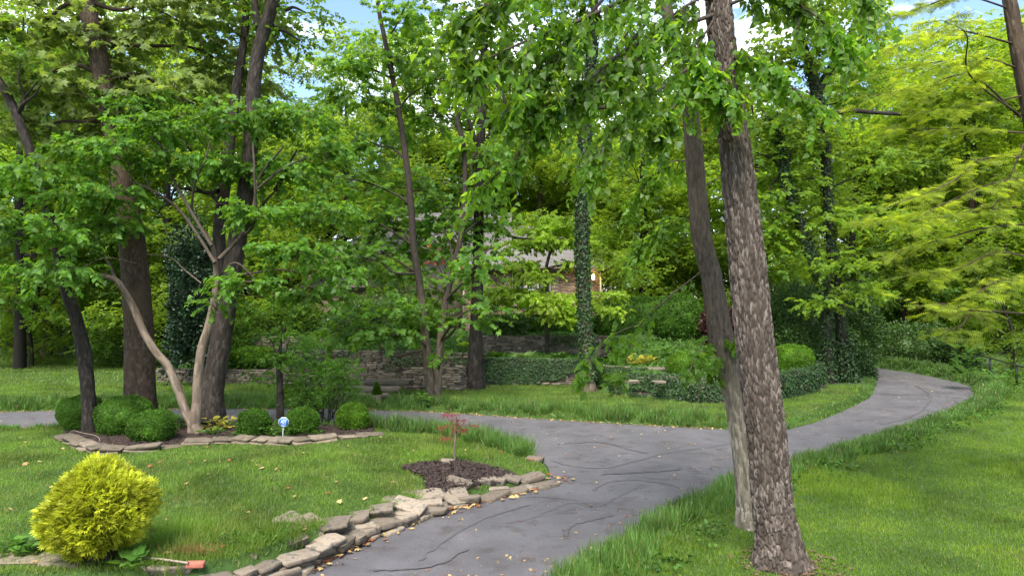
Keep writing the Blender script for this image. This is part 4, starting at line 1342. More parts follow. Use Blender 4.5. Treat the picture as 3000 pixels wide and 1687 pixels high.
# massive brown trunk at the left
dL = 18.3
pts, rad = px_path([(412, 1236, 100), (410, 1160, 86), (408, 1020, 80), (405, 930, 78), (386, 700, 72), (354, 520, 62), (328, 350, 54), (301, 230, 52), (279, 115, 50), (248, 0, 48), (215, -130, 40), (180, -400, 26)], dL)
t = Tree('sycamore_tree', 'massive brown-barked tree with broad pale leaves, behind the boxwoods', (pts[0][0], dL, H1(pts[0][0], dL)))
t.stem(pts, rad, nseg=90, nl=420, cell=.04, clen=.10, amp=.006, seed=2.2, flare=.12)
sblobs = [(70, 70, 130, 80, 15), (300, 110, 150, 80, 15.5), (540, 70, 160, 80, 16), (690, 210, 140, 80, 17), (460, 260, 160, 70, 15.5), (200, 250, 130, 70, 15), (40, 250, 90, 70, 14.5), (330, 370, 100, 45, 15.5), (540, 370, 120, 45, 16), (790, 70, 90, 70, 17), (150, -110, 240, 90, 15.5), (560, -100, 260, 90, 16), (120, 380, 100, 45, 15), (640, 330, 100, 45, 16.5)]
sblobs = [(x, y, rx, ry, d + 3.2) for (x, y, rx, ry, d) in sblobs]
for (x, y, rx, ry, d) in sblobs:
    c = D(x, y, d)
    k = min(range(5, len(pts)), key=lambda i: abs(pts[i][2] - c[2] - .5))
    ql = t.limb(pts[k], c, .07, .015, sag=.2)
    for w in range(3): t.limb(ql[7 + w], c + rng.normal(size=3) * (rx * d / FPX * .6, .6, ry * d / FPX * .5), .015, .004, nseg=5)
t.done(B['brown'])
t.crown('maple', px_blobs(sblobs, 24, .6, depthr=.9, flat=.2, shell=.2), 10, .205, L['pale'], hang=.55, tilt=.55, up=.7)

# slim dark leaning trunk at far left
q = G(264, 1272); dK = q[1]
pts, rad = px_path([(264, 1276, 48), (262, 1220, 40), (258, 1150, 38), (245, 1030, 40), (222, 930, 34), (200, 870, 32), (180, 780, 30), (160, 690, 29), (130, 580, 27), (92, 455, 26), (50, 340, 25), (10, 260, 24), (-60, 150, 20), (-120, 20, 16)], dK)
t = Tree('slim_leaning_tree', 'slim dark trunk leaning left beside the boxwood bed', q)
t.stem(pts, rad, nseg=56, nl=300, cell=.04, clen=.12, amp=.007, seed=3.4, flare=.12)
for e in ((110, 240), (60, 190), (120, 250)): t.limb(pts[10], D(*e, dK), .045, .015)
t.done(B['dark'])
t.crown('heart', px_blobs([(20, 170, 120, 60, dK), (-80, 60, 140, 80, dK), (110, 190, 70, 40, dK + .5)], 14, .45), 9, .13, L['oak'])

# forked grey tree behind the redbud
dF = 18.4
pts, rad = px_path([(620, 1228, 78), (622, 1150, 64), (640, 1040, 60), (658, 930, 58), (680, 800, 54), (702, 660, 50), (726, 520, 46), (738, 350, 40), (744, 240, 40), (765, 120, 37), (802, 0, 36), (835, -130, 30), (860, -350, 20)], dF)
t = Tree('forked_tree', 'grey-barked forked tree rising behind the pale redbud stems', (pts[0][0], dF, H1(pts[0][0], dF)))
t.stem(pts, rad, nseg=72, nl=380, cell=.045, clen=.16, amp=.010, seed=5.5, flare=.1)
p2, r2 = px_path([(664, 900, 34), (648, 780, 38), (642, 680, 36), (656, 560, 34), (672, 430, 30), (690, 280, 27), (702, 200, 25), (716, 100, 22), (725, -60, 18)], [dF, dF + .3, dF + .5, dF + .6, dF + .7, dF + .8, dF + .8, dF + .9, dF + .9])
t.stem(p2, r2, nseg=48, nl=240, cell=.045, clen=.16, amp=.009, seed=15.5)
p3, r3 = px_path([(768, 110, 20), (752, 60, 20), (742, -40, 18)], dF); t.stem(p3, r3, nseg=30, nl=60, amp=.006, seed=2)
for a, e in (((640, 560), (500, 590)), ((700, 680), (805, 560)), ((805, 560), (870, 440)), ((790, 10), (900, 40)), ((780, 60), (880, 120)), ((650, 600), (560, 540))): t.limb(D(*a, dF + .2), D(*e, dF + rng.uniform(-.5, .8)), .07, .02)
t.done(B['grey'])
t.crown('simple', px_blobs([(840, 40, 110, 60, dF), (900, 100, 70, 55, dF + 1), (700, 10, 100, 60, dF), (930, 20, 60, 50, dF + 1), (640, 120, 70, 50, dF + 1), (830, 480, 90, 60, dF + 1.5), (780, -60, 160, 60, dF)], 20, .42), 10, .14, L['oak'], hang=.4, tilt=.6)

# redbud with pale twin stems
q = G(571, 1272); dR = q[1]
t = Tree('redbud_tree', 'redbud with two smooth pale stems and wide flat leaf layers', q)
sL, rL = px_path([(577, 1275, 44), (565, 1240, 32), (545, 1205, 26), (518, 1130, 24), (490, 1070, 23), (460, 1035, 22), (425, 980, 21), (390, 900, 20), (362, 850, 18), (338, 820, 16), (290, 805, 13), (230, 790, 11), (160, 770, 8), (60, 740, 5)], [dR, dR, dR, dR, dR, dR, dR, dR, dR - .2, dR - .3, dR - .4, dR - .6, dR - .8, dR - 1])
sR, rR = px_path([(568, 1275, 40), (570, 1235, 34), (577, 1180, 28), (580, 1100, 27), (592, 1020, 26), (610, 960, 24), (626, 890, 22), (634, 820, 19), (630, 760, 15), (622, 720, 12), (600, 680, 9)], dR)
t.stem(sL, rL, nseg=40, nl=260, cell=.06, clen=.3, amp=.003, seed=21)
t.stem(sR, rR, nseg=40, nl=220, cell=.06, clen=.3, amp=.003, seed=22)
for path, w in (([(340, 822), (318, 770), (285, 710), (240, 660), (180, 620)], 11), ([(285, 710), (300, 640), (325, 580), (320, 500)], 7), ([(630, 820), (690, 770), (760, 830)], 8), ([(634, 830), (680, 810), (740, 800), (820, 790), (900, 800)], 9),
                ([(630, 770), (580, 690), (520, 610), (440, 555), (380, 530)], 11), ([(620, 720), (560, 620), (510, 530), (480, 440), (440, 400)], 11), ([(700, 700), (740, 620), (760, 520), (830, 430)], 11), ([(560, 620), (570, 540), (600, 470), (620, 400)], 8),
                ([(745, 560), (820, 500), (900, 460)], 7), ([(640, 760), (700, 700), (745, 650), (745, 500), (740, 420)], 12), ([(440, 555), (410, 480), (400, 420)], 6), ([(590, 830), (540, 790), (500, 755), (430, 745)], 5)):
    p_, r__ = px_path([(a, b, w * (1 - .7 * k / len(path))) for k, (a, b) in enumerate(path)], [dR + (.25 * math.sin(k * 1.7 + w)) for k in range(len(path))])
    t.put(*tube(p_, r__, 8, len(path) * 7))
rbl = [(480, 370, 170, 34, dR), (690, 345, 200, 36, dR + .5), (880, 335, 110, 40, dR + 1), (300, 440, 170, 40, dR - .5), (100, 500, 150, 40, dR - 1), (50, 650, 150, 36, dR - 1.5), (250, 570, 180, 40, dR - .5), (130, 790, 150, 36, dR - 1.5), (20, 880, 90, 34, dR - 1.5), (560, 480, 160, 40, dR + .5), (800, 500, 170, 44, dR + 1), (940, 610, 120, 40, dR + .5), (760, 620, 130, 34, dR - .5), (870, 730, 150, 34, dR - .7), (1000, 800, 90, 32, dR - .7), (720, 820, 110, 26, dR - 1), (640, 880, 60, 20, dR - 1), (350, 650, 120, 34, dR), (400, 300, 130, 28, dR + 1), (960, 440, 90, 40, dR + 1.4), (180, 700, 120, 28, dR - 1), (900, 860, 120, 30, dR - .3)]
for (x, y, rx, ry, d) in rbl:
    c = D(x, y, d)
    src = sR if x > 450 else sL
    a = D(x + (30 if x < 571 else -30), y + 60, dR)
    ql = t.limb(a * .6 + c * .4, c, .014, .006, nseg=5)
    for w in range(6): t.limb(ql[rng.integers(2, 11)], c + rng.normal(size=3) * (rx * d / FPX * .7, .5, ry * d / FPX * .4), .008, .003, nseg=4)
t.done(B['light'])
t.crown('heart', px_blobs(rbl, 52, .42, depthr=1.0, flat=.1, shell=.15), 10, .125, L['redbud'], hang=.5, tilt=.65, up=.8)

# pair of dark trunks with ivy at the right bend
q = G(2472, 1118); dA = q[1]
pts, rad = px_path([(2474, 1122, 44), (2470, 1060, 36), (2462, 960, 32), (2448, 820, 28), (2432, 680, 26), (2424, 560, 27), (2414, 420, 28), (2400, 330, 30), (2388, 265, 30), (2376, 200, 24), (2352, 130, 20), (2320, 40, 18), (2290, -80, 14)], dA)
t = Tree('bend_tree', 'taller dark forked tree at the driveway bend, right of its leaning twin', q)
t.stem(pts, rad, nseg=44, nl=260, cell=.06, clen=.2, amp=.014, seed=31, flare=.15)
p2, r2 = px_path([(2395, 275, 24), (2425, 215, 22), (2462, 160, 20), (2495, 95, 17), (2525, 30, 15), (2550, -60, 11)], dA); t.stem(p2, r2, nseg=30, nl=90, cell=.06, clen=.2, amp=.01, seed=32)
p3, r3 = px_path([(2420, 345, 14), (2480, 325, 14), (2560, 330, 12), (2640, 335, 10)], dA - 1); t.stem(p3, r3, nseg=24, nl=60, cell=.06, clen=.2, amp=.006, seed=33)
bbl = [(2370, 430, 150, 80, dA), (2250, 350, 140, 80, dA), (2480, 270, 140, 80, dA + 1), (2350, 130, 150, 90, dA), (2560, 480, 110, 60, dA), (2420, 640, 130, 55, dA - .5), (2290, 530, 120, 70, dA), (2520, 120, 120, 80, dA), (2250, 180, 120, 80, dA), (2480, 770, 110, 35, dA - 1.5), (2540, 850, 80, 30, dA - 1.5), (2420, 880, 90, 25, dA - 1.5), (2250, 680, 110, 60, dA), (2560, 640, 80, 50, dA), (2400, 10, 200, 80, dA)]
for (x, y, rx, ry, d) in bbl:
    k = min(range(3, len(pts)), key=lambda i: abs(pts[i][2] - D(x, y + 50, d)[2]))
    t.limb(pts[k], D(x, y, d), .05, .015)
t.done(B['dark'])
V, F = ivy_on_path(pts, rad, 3800, .09, .08, .0, .8); V2, F2 = ivy_on_path(pts, np.array(rad) * 1.3, 1200, .09, .25, 0, .14)
obj('ivy', mesh_np('ivy', np.concatenate((V, V2)) - t.base, np.concatenate((F, F2 + len(V))), L['ivy']), t.root)
t.crown('simple', px_blobs(bbl, 20, .5, flat=.2, shell=.2), 11, .21, L['back'], hang=.4, tilt=.6)
q = G(2424, 1120); dA2 = q[1] - .2
pts, rad = px_path([(2432, 1126, 36), (2424, 1030, 30), (2420, 930, 26), (2405, 820, 26), (2362, 700, 24), (2318, 590, 24), (2298, 500, 22), (2285, 410, 18), (2260, 330, 13)], dA2)
t = Tree('bend_tree', 'shorter ivy-covered trunk leaning left at the driveway bend', (q[0], dA2, q[2]))
t.stem(pts, rad, nseg=36, nl=200, cell=.06, clen=.2, amp=.014, seed=35, flare=.15)
for e in ((2180, 420), (2340, 420), (2230, 600)): t.limb(pts[6], D(*e, dA2), .05, .015)
t.done(B['dark'])
V, F = ivy_on_path(pts, rad, 4200, .09, .12, .0, 1.0)
obj('ivy', mesh_np('ivy', V - t.base, F, L['ivy']), t.root)
t.crown('simple', px_blobs([(2200, 450, 100, 60, dA2), (2300, 400, 90, 60, dA2), (2220, 610, 90, 60, dA2), (2310, 770, 70, 40, dA2)], 13, .5), 11, .17, L['back2'])

# bald cypress reaching in from the right
dC = 12.5
base = np.array((D(3090, 900, dC)[0], dC, 0)); base[2] = H1(base[0], base[1])
t = Tree('bald_cypress', 'feathery yellow-green conifer reaching in from the right edge', base)
p_ = [base, D(3075, 700, dC), D(3040, 420, dC), D(2995, 200, dC), D(2968, 60, dC), D(2940, -120, dC), D(2920, -400, dC)]
t.stem(p_, [.24, .2, .17, .14, .12, .1, .05], nseg=60, nl=200, cell=.04, clen=.25, amp=.008, seed=41, flare=.2)
SPR = []
cb = [[(2990, 345), (2842, 222), (2690, 262), (2590, 270)], [(3000, 390), (2860, 380), (2754, 378), (2610, 382)], [(3010, 460), (2883, 466), (2780, 538), (2640, 592)], [(3020, 600), (2857, 621), (2676, 647), (2570, 640)],
      [(3030, 655), (2883, 668), (2780, 696), (2620, 738)], [(2990, 340), (2842, 222), (2832, 104), (2760, 60)], [(2975, 130), (2800, 90), (2660, 120), (2560, 170)], [(2970, 30), (2820, -10), (2680, 30), (2580, 60)],
      [(3060, 925), (2920, 912), (2843, 908), (2773, 890), (2680, 900)], [(2900, 912), (2849, 912), (2814, 956), (2752, 981)], [(3000, 280), (2900, 300), (2780, 320), (2680, 330)], [(3010, 520), (2900, 540), (2760, 600), (2690, 640)],
      [(3040, 760), (2920, 740), (2800, 790), (2690, 800)], [(2980, 200), (2880, 170), (2760, 180), (2640, 200)], [(3040, 840), (2940, 820), (2860, 860)], [(2960, -30), (2800, -80), (2640, -40)], [(3000, 420), (2940, 560), (2900, 620)]]
fC, fA, fL = [], [], []
for k, path in enumerate(cb):
    dd = np.linspace(dC, dC - 1.6 + 1.2 * math.sin(k * 2.1), len(path))
    p_ = [D(a, b, q_) for (a, b), q_ in zip(path, dd)]
    t.put(*tube(p_, np.linspace(.019, .004, len(p_)), 7, 30))
    c = catmull(p_, 40); tg = norm(np.gradient(c, axis=0))
    for j in range(24):
        i = rng.integers(8, 40)
        sd = 1 if rng.random() < .5 else -1
        dirn = norm(tg[i] * .8 + np.cross(tg[i], UP) * sd * .8 + rng.normal(size=3) * .2 - UP * .12)
        ln = rng.uniform(.3, .75)
        e = c[i] + dirn * ln
        t.put(*tube([c[i], e], [.005, .002], 3))
        m = 12 if k not in (8, 9, 14) else 7
        f = rng.random(m)[:, None]
        fC.append(c[i] + dirn * ln * f); fA.append(dirn * .7 + np.cross(dirn, UP) * np.where(rng.random((m, 1)) < .5, 1, -1) * .8 + rng.normal(size=(m, 3)) * .2 - UP * .15)
fC, fA = np.concatenate(fC), np.concatenate(fA)
V, F = place('feather', fC, fA, UP + rng.normal(size=fC.shape) * .55 + (0, -.35, 0), .12 + .09 * rng.random(len(fC)))
t.done(B['brown'])
obj('crown', mesh_np('crown', V - t.base, F, L['cypress']), t.root)

# dogwood
q = G(1600, 1012); q = D(1602, 1000, 30.6); q[2] = H1(q[0], q[1])
dd_ = q[1]
pts, rad = px_path([(1603, 1012, 14), (1602, 930, 12), (1600, 850, 11), (1600, 790, 10), (1612, 740, 8), (1630, 690, 5)], dd_)
t = Tree('dogwood_tree', 'small dogwood with bright yellow-green tiers before the house window', (pts[0][0], dd_, q[2]))
pts[0][2] = q[2] - .05
t.stem(pts, rad, nseg=20, nl=80, cell=.05, clen=.2, amp=.004, seed=51)
dbl = [(1570, 700, 60, 20, dd_ - .8), (1650, 660, 60, 18, dd_ - .5), (1540, 820, 60, 14, dd_ - 1), (1720, 900, 60, 12, dd_ - 1.5), (1580, 880, 70, 14, dd_ - 1.5), (1600, 675, 90, 22, dd_), (1550, 715, 80, 18, dd_), (1680, 710, 75, 22, dd_), (1520, 770, 60, 15, dd_ - .5), (1690, 770, 60, 16, dd_), (1530, 860, 90, 16, dd_ - 1), (1640, 870, 100, 16, dd_ - 1), (1570, 800, 60, 14, dd_ - .5), (1620, 905, 80, 14, dd_ - 1.2), (1780, 860, 55, 14, dd_ - 1), (1470, 850, 70, 15, dd_ - .5), (1640, 930, 60, 12, dd_ - 1.3), (1600, 640, 70, 18, dd_), (1790, 905, 50, 12, dd_ - 1), (1760, 740, 50, 15, dd_ + .5), (1480, 880, 60, 12, dd_)]
dbl = [(x, y, rx * 1.1, ry * .6, d) for (x, y, rx, ry, d) in dbl]
for (x, y, rx, ry, d) in dbl:
    k = min(range(1, len(pts)), key=lambda i: abs(pts[i][2] - D(x, y + 40, d)[2]))
    t.limb(pts[k], D(x, y, d), .03, .008, nseg=5)
t.done(B['grey'])
t.crown('heart', px_blobs(dbl, 62, .4, flat=.05, shell=.1), 9, .15, L['dogwood'], tilt=.75, hang=.6, up=.7)

# slender tree in the boxwood bed with fine green sprays
q = G(822, 1243)
t = Tree('slender_tree', 'slender grey-stemmed small tree behind the blue sign', q)
pts, rad = px_path([(822, 1246, 24), (821, 1200, 22), (820, 1120, 19), (818, 1060, 17), (822, 1000, 10), (840, 940, 6)], q[1])
t.stem(pts, rad, nseg=28, nl=120, cell=.05, clen=.2, amp=.004, seed=61)
ebl = [(790, 1050, 70, 24, q[1]), (870, 1040, 60, 24, q[1]), (760, 1100, 40, 20, q[1]), (850, 980, 60, 24, q[1]), (900, 1000, 50, 22, q[1] + .5), (780, 980, 50, 22, q[1])]
for b_ in ebl: t.limb(pts[3], D(b_[0], b_[1], b_[4]), .02, .005, nseg=5)
t.done(B['grey'])
t.crown('simple', px_blobs(ebl, 130, .28, flat=.1), 9, .085, L['redbud'], tilt=.5, hang=.3)
q = G(955, 1240)
t = Tree('multi_stem_shrub', 'open many-stemmed leafy shrub between slender tree and round boxwood', q, 'shrub')
ebl = [(930, 1090, 80, 26, q[1]), (990, 1110, 60, 24, q[1]), (900, 1150, 80, 24, q[1]), (1030, 1140, 40, 14, q[1] - .2), (960, 1060, 50, 20, q[1] + .3), (860, 1120, 50, 22, q[1] + .3), (1010, 1075, 40, 18, q[1]), (920, 1180, 50, 16, q[1])]
for k, b_ in enumerate(ebl * 2):
    a = q + rng.normal(size=3) * (.15, .1, 0); a[2] = q[2] - .03
    t.limb(a, D(b_[0] + rng.uniform(-20, 20), b_[1], b_[4]), .018, .005, nseg=5, sag=.1)
t.done(B['grey'], 'stems')
t.crown('simple', px_blobs(ebl, 170, .26, flat=.15), 9, .08, L['redbud'], name='crown', tilt=.5, hang=.3)

# red laceleaf sapling
q = G(1333, 1360)
t = Tree('red_maple_sapling', 'tiny red laceleaf maple sapling in the mulch patch', q, 'sapling')
pts, rad = px_path([(1333, 1363, 9), (1331, 1320, 6.5), (1334, 1280, 6), (1334, 1250, 5), (1338, 1220, 3)], q[1])
t.stem(pts, rad, nseg=12, nl=40, cell=.05, clen=.2, amp=.001, seed=71)
sbl = [(1320, 1214, 26, 7, q[1]), (1345, 1228, 26, 6, q[1]), (1305, 1250, 18, 7, q[1]), (1350, 1258, 24, 7, q[1]), (1310, 1282, 20, 8, q[1]), (1380, 1245, 18, 5, q[1]), (1335, 1242, 20, 6, q[1])]
for b_ in sbl: t.limb(pts[2], D(b_[0], b_[1], b_[4]), .008, .002, nseg=4)
t.done(B['light'])
t.crown('feather', px_blobs(sbl, 1000, .06, flat=.1, shell=.1), 5, .05, L['red'], tilt=.35, hang=.2)

# ------------------------------------------------------------------ shrubs
def ball_core(r, sq, seed, nu=28, nv=16, base=True):
    th = np.linspace(0, 2 * math.pi, nu, endpoint=False); ph = np.linspace(-.5 * math.pi * .8, math.pi / 2, nv)
    T, Ph = np.meshgrid(th, ph)
    x, y, z = np.cos(Ph) * np.cos(T), np.cos(Ph) * np.sin(T), np.sin(Ph)
    m = (np.abs(x) ** sq + np.abs(y) ** sq + np.abs(z) ** sq) ** (-1 / sq)
    bump_ = 1 + .14 * (fbm(T * 1.2 + seed, Ph * 2 + seed, seed) - .5) * 2
    V = np.stack((x, y, z), -1) * (m * bump_)[..., None] * np.asarray(r)
    i = np.arange(nv - 1)[:, None] * nu; j = np.arange(nu)[None]; k = (j + 1) % nu
    return V.reshape(-1, 3), np.stack(((i + j), (i + k), (i + nu + k), (i + nu + j)), -1).reshape(-1, 4)


def clipped(name, label, c, r, n, size, mat, sq=2.2, cat='shrub', group=None, depth=.09, seed=1.0, tm='simple'):
    """clipped shrub: twiggy core and leaves over its surface"""
    c = np.asarray(c, float); r = np.asarray(r, float)
    base = c - (0, 0, r[2] * .92)
    rt = empty(name, base, label, cat, group)
    V, F = ball_core(r * (1 - depth - .02), sq, seed)
    obj('twigs', mesh_np('twigs', V + c - base, F, L[mat], True), rt)
    if depth > .2: n = int(n * 1.7)
    u = unit(int(n * 1.25)); u = u[u[:, 2] > -.82][:n]
    m = (np.abs(u) ** sq).sum(-1) ** (-1 / sq)
    T, Ph = np.arctan2(u[:, 1], u[:, 0]), np.arcsin(u[:, 2])
    lumps = .16 if depth < .2 else .6
    b_ = 1 + lumps * (fbm(np.mod(T, 2 * math.pi) * (1.2 if depth < .2 else 2.2) + seed, Ph * 2.6 + seed, seed) - .5) * 2
    p = u * (m * b_)[:, None] * r
    q = 1 - depth * rng.random(len(p)) ** 1.4 + .035 * (fbm(p[:, 0] * 6 + 9, p[:, 2] * 6 + p[:, 1] * 5, seed) - .5)
    p = p * q[:, None]
    out = norm(u / r)
    d = out * .8 + UP * .35 + rng.normal(size=p.shape) * .55
    V, F = place(tm, p + c - base, d, out + UP * .4 + rng.normal(size=p.shape) * .6, size * (.6 + .8 * rng.random(len(p))))
    obj('foliage', mesh_np('foliage', V, F, L[mat]), rt)
    return rt


def on_ground(px, py, w, h, d=None):
    """centre and radii of a clump whose silhouette is centred at the pixel, w x h px"""
    g = G(px, py + h / 2) if d is None else D(px, py + h / 2, d)
    c = D(px, py, g[1])
    return c, w * g[1] / FPX / 2, h * g[1] / FPX / 2


for k, (px, py, w, h, lab, mat) in enumerate((
        (240, 1212, 120, 108, 'dark rounded boxwood behind the slim leaning trunk', 'box'), (362, 1220, 152, 118, 'large rounded boxwood below the massive brown trunk', 'box'),
        (446, 1250, 128, 98, 'medium rounded boxwood left of the redbud stems', 'box'), (744, 1240, 92, 84, 'rounded boxwood left of the blue sign', 'box'),
        (882, 1238, 98, 84, 'rounded boxwood right of the blue sign', 'box'), (1034, 1224, 92, 84, 'bright trimmed boxwood ball at right end of the bed', 'boxb'))):
    c, rx, rz = on_ground(px, py - 8, w, h)
    c = c - (0, 0, .07)
    clipped('boxwood', lab, c, (rx, rx * .95, rz * 1.02), 9000, .036, mat, 2.3, group='boxwoods in the bed', seed=1.7 * k)
for (nm, px, py, w, h, d, lab, mat, n, sq, cat) in (
        ('boxwood', 2012, 1072, 118, 84, 25.2, 'clipped boxwood above the ivy wall, left of pale trunk', 'boxb', 7000, 2.6, 'shrub'),
        ('boxwood', 2322, 1056, 108, 90, 26.0, 'clipped barrel-shaped boxwood right of the furrowed trunk', 'boxb', 7000, 3.0, 'shrub'),
        ('pruned_juniper', 742, 1043, 146, 48, 28.8, 'flat-topped cloud-pruned shrub on the low stone wall', 'boxb', 6000, 2.2, 'shrub'),
        ('yew_hedge', 1580, 958, 360, 70, 33.6, 'long clipped yew hedge in front of the house window', 'box', 12000, 6.0, 'hedge'),
        ('yew_hedge', 1860, 935, 230, 130, 33.0, 'tall clipped dark hedge right of the house corner', 'box', 9000, 3.0, 'hedge'),
        ('yew_hedge', 1990, 918, 150, 110, 31.0, 'rounded dark hedge left of the pale leaning trunk', 'box', 7000, 2.4, 'hedge'),
        ('rhododendron', 2660, 1020, 250, 150, 37.0, 'spreading dark rhododendron mound beyond the drive bend', 'yew', 7000, 2.0, 'shrub'),
        ('rhododendron', 2790, 1040, 150, 110, 34.0, 'lower dark shrub beside the broad-leaved seedling', 'yew', 5000, 2.0, 'shrub'),
        ('bend_shrub', 2520, 1090, 70, 120, 31.0, 'dense ivy-green shrub hugging the tree pair at the bend', 'ivy', 4500, 2.6, 'shrub'),
        ('bend_shrub', 2590, 990, 90, 130, 44.0, 'dark bushy shrub in the gap where the drive disappears', 'ground', 5000, 2.2, 'shrub'),
        ('yew_bush', 2330, 940, 260, 220, 31.5, 'big shadowy yew behind the barrel-shaped boxwood', 'yew', 11000, 2.2, 'shrub'),
        ('yew_bush', 2500, 960, 130, 260, 33.5, 'drooping dark conifer just right of the bend trees', 'yew', 8000, 2.2, 'shrub'),
        ('arborvitae', 2616, 935, 64, 150, 46.0, 'narrow upright arborvitae beyond the drive bend', 'box', 5000, 1.8, 'shrub'),
        ('dead_conifer', 2700, 930, 90, 110, 45.0, 'browned dead conifer among green shrubs at right', 'dead', 2600, 1.8, 'shrub'),
        ('purple_maple', 2120, 955, 140, 100, 30.0, 'low purple-leaved maple mound between the two foreground trunks', 'purple', 4500, 2.0, 'shrub'),
        ('pale_shrub', 2710, 860, 190, 190, 50.0, 'tall shrub with pale whitish leaves beyond the bend', 'magnolia', 6000, 2.0, 'shrub'),
        ('holly_tree', 566, 850, 150, 380, 27.5, 'tall dark evergreen between massive trunk and forked tree', 'holly', 12000, 2.2, 'tree'),
        ('wall_shrub', 700, 960, 180, 130, 31.0, 'dark leafy shrub above the pruned shrub', 'back2', 5000, 2.0, 'shrub'),
        ('wall_shrub', 860, 940, 200, 140, 32.0, 'tangled shrub in front of the low wing roof', 'back2', 5500, 2.0, 'shrub'),
        ('wall_shrub', 1050, 960, 200, 160, 30.5, 'shady shrub behind the maple leaves on the terrace', 'yew', 5500, 2.0, 'shrub'),
        ('wall_shrub', 1180, 960, 220, 170, 32.5, 'dim terrace shrub left of the dark straight trunk', 'back2', 5500, 2.0, 'shrub'),
        ('spreading_juniper', 1480, 955, 130, 60, 32.4, 'bluish feathery juniper in front of the yew hedge', 'yew', 3000, 2.0, 'shrub')):
    c = D(px, py, d)
    rx, rz = w * d / FPX / 2, h * d / FPX / 2
    ry = min(rx, max(rz, .8)) if nm != 'yew_hedge' else .7
    g0 = H1(c[0], c[1])
    if c[2] - rz * .92 > g0 and nm not in ('pruned_juniper',):          # let it stand on the ground
        top = c[2] + rz; rz = (top - g0 + .05) / 1.92; c[2] = top - rz
    sz = (.05 if d < 28 else .085) if mat in ('box', 'boxb', 'ivy') else .115
    if mat in ('back2', 'magnolia', 'ground', 'redo'): sz = .14
    clipped(nm, lab, c, (rx, ry, rz), n, sz * (1.0 if d < 40 else 1.3), mat, sq, cat, depth=.12 if mat in ('box', 'boxb') else .4, seed=px * .013, tm='simple')

q = D(1300, 900, 35.5); q[2] = H1(q[0], q[1])
t = Tree('red_leaf_tree', 'small flame red-leaved tree by the house roof', q)
for e in ((1290, 720), (1340, 740), (1270, 750)): t.limb(q - (0, 0, .1), D(*e, 35.5), .06, .015)
t.done(B['grey'])
t.crown('maple', px_blobs([(1285, 718, 24, 12, 35.3), (1325, 715, 22, 12, 35.3), (1300, 745, 34, 12, 35.2), (1350, 770, 20, 12, 35.2), (1275, 770, 18, 10, 35.3)], 45, .3), 7, .11, L['redo'])

# golden thread-leaf cypress in front
q = G(290, 1640)
c = D(288, 1500, q[1]); gr = (146 * q[1] / FPX, 140 * q[1] / FPX, 146 * q[1] / FPX)
rt = empty('golden_cypress', (c[0], c[1], H1(c[0], c[1])), 'bright golden-yellow rounded cypress bush at the lower left', 'shrub')
gb = np.array(rt.location)
n = 6500
u = unit(int(n * 1.3)); u = u[u[:, 2] > -.93][:n]
rr = (.50 + .5 * rng.random(len(u)) ** .45)
lump = 1 + .30 * (fbm(u[:, 0] * 2.2 + 3, u[:, 2] * 2.4 + u[:, 1] * 2, 5) - .5) * 2 - .12 * np.clip(-u[:, 2], 0, 1)
p = u * (rr * lump)[:, None] * gr + c
d = norm(u * (1, 1, .45) + UP * .45) + rng.normal(size=p.shape) * .3
V, F = place('fan', p, d, u * .6 + UP * .9 + rng.normal(size=p.shape) * .6, .055 + .065 * rng.random(len(p)))
obj('foliage', mesh_np('foliage', V - gb, F, L['golden']), rt)
mb = MB()
for k in range(60):
    e = p[rng.integers(len(p))]
    V, F = tube([(c[0] + rng.normal() * .08, c[1] + rng.normal() * .08, gb[2] - .03), (c * .5 + e * .5) * (1, 1, .8), e], [.018, .01, .004], 5, 10)
    mb.add(V - gb, F)
obj('stems', mb.mesh('stems', B['brown']), rt)


# leafy clumps: hostas, ferns, bed plants
def rosette(label, px, py, n, ln, mat, name='bed_plant', cat='plant', group=None, rise=.6, d=None, spread=.25, tm='heart', h=0.0):
    g = G(px, py) if d is None else D(px, py, d)
    if d is not None: g[2] = max(H1(g[0], g[1]), g[2] - .4)
    rt = empty(name, g, label, cat, group)
    th = rng.random(n) * 2 * math.pi
    el = rise * (.25 + rng.random(n))
    dr = np.stack((np.cos(th), np.sin(th), el), -1)
    p = np.stack((np.cos(th), np.sin(th), 0 * th), -1) * (spread * rng.random(n))[:, None]
    p[:, 2] = h * rng.random(n) + .02
    V, F = place(tm, p, dr, UP + dr * (-.4, -.4, 0) + rng.normal(size=dr.shape) * .25, ln * (.6 + .6 * rng.random(n)))
    lv = obj('leaves', mesh_np('leaves', V, F, L[mat]), rt)
    mb = MB()
    for k in range(min(n, 14)): mb.bar((p[k, 0] * .3, p[k, 1] * .3, -.02), p[k] + (0, 0, .005), .004, 3)
    obj('stalks', mb.mesh('stalks', L[mat]), rt)
    return rt


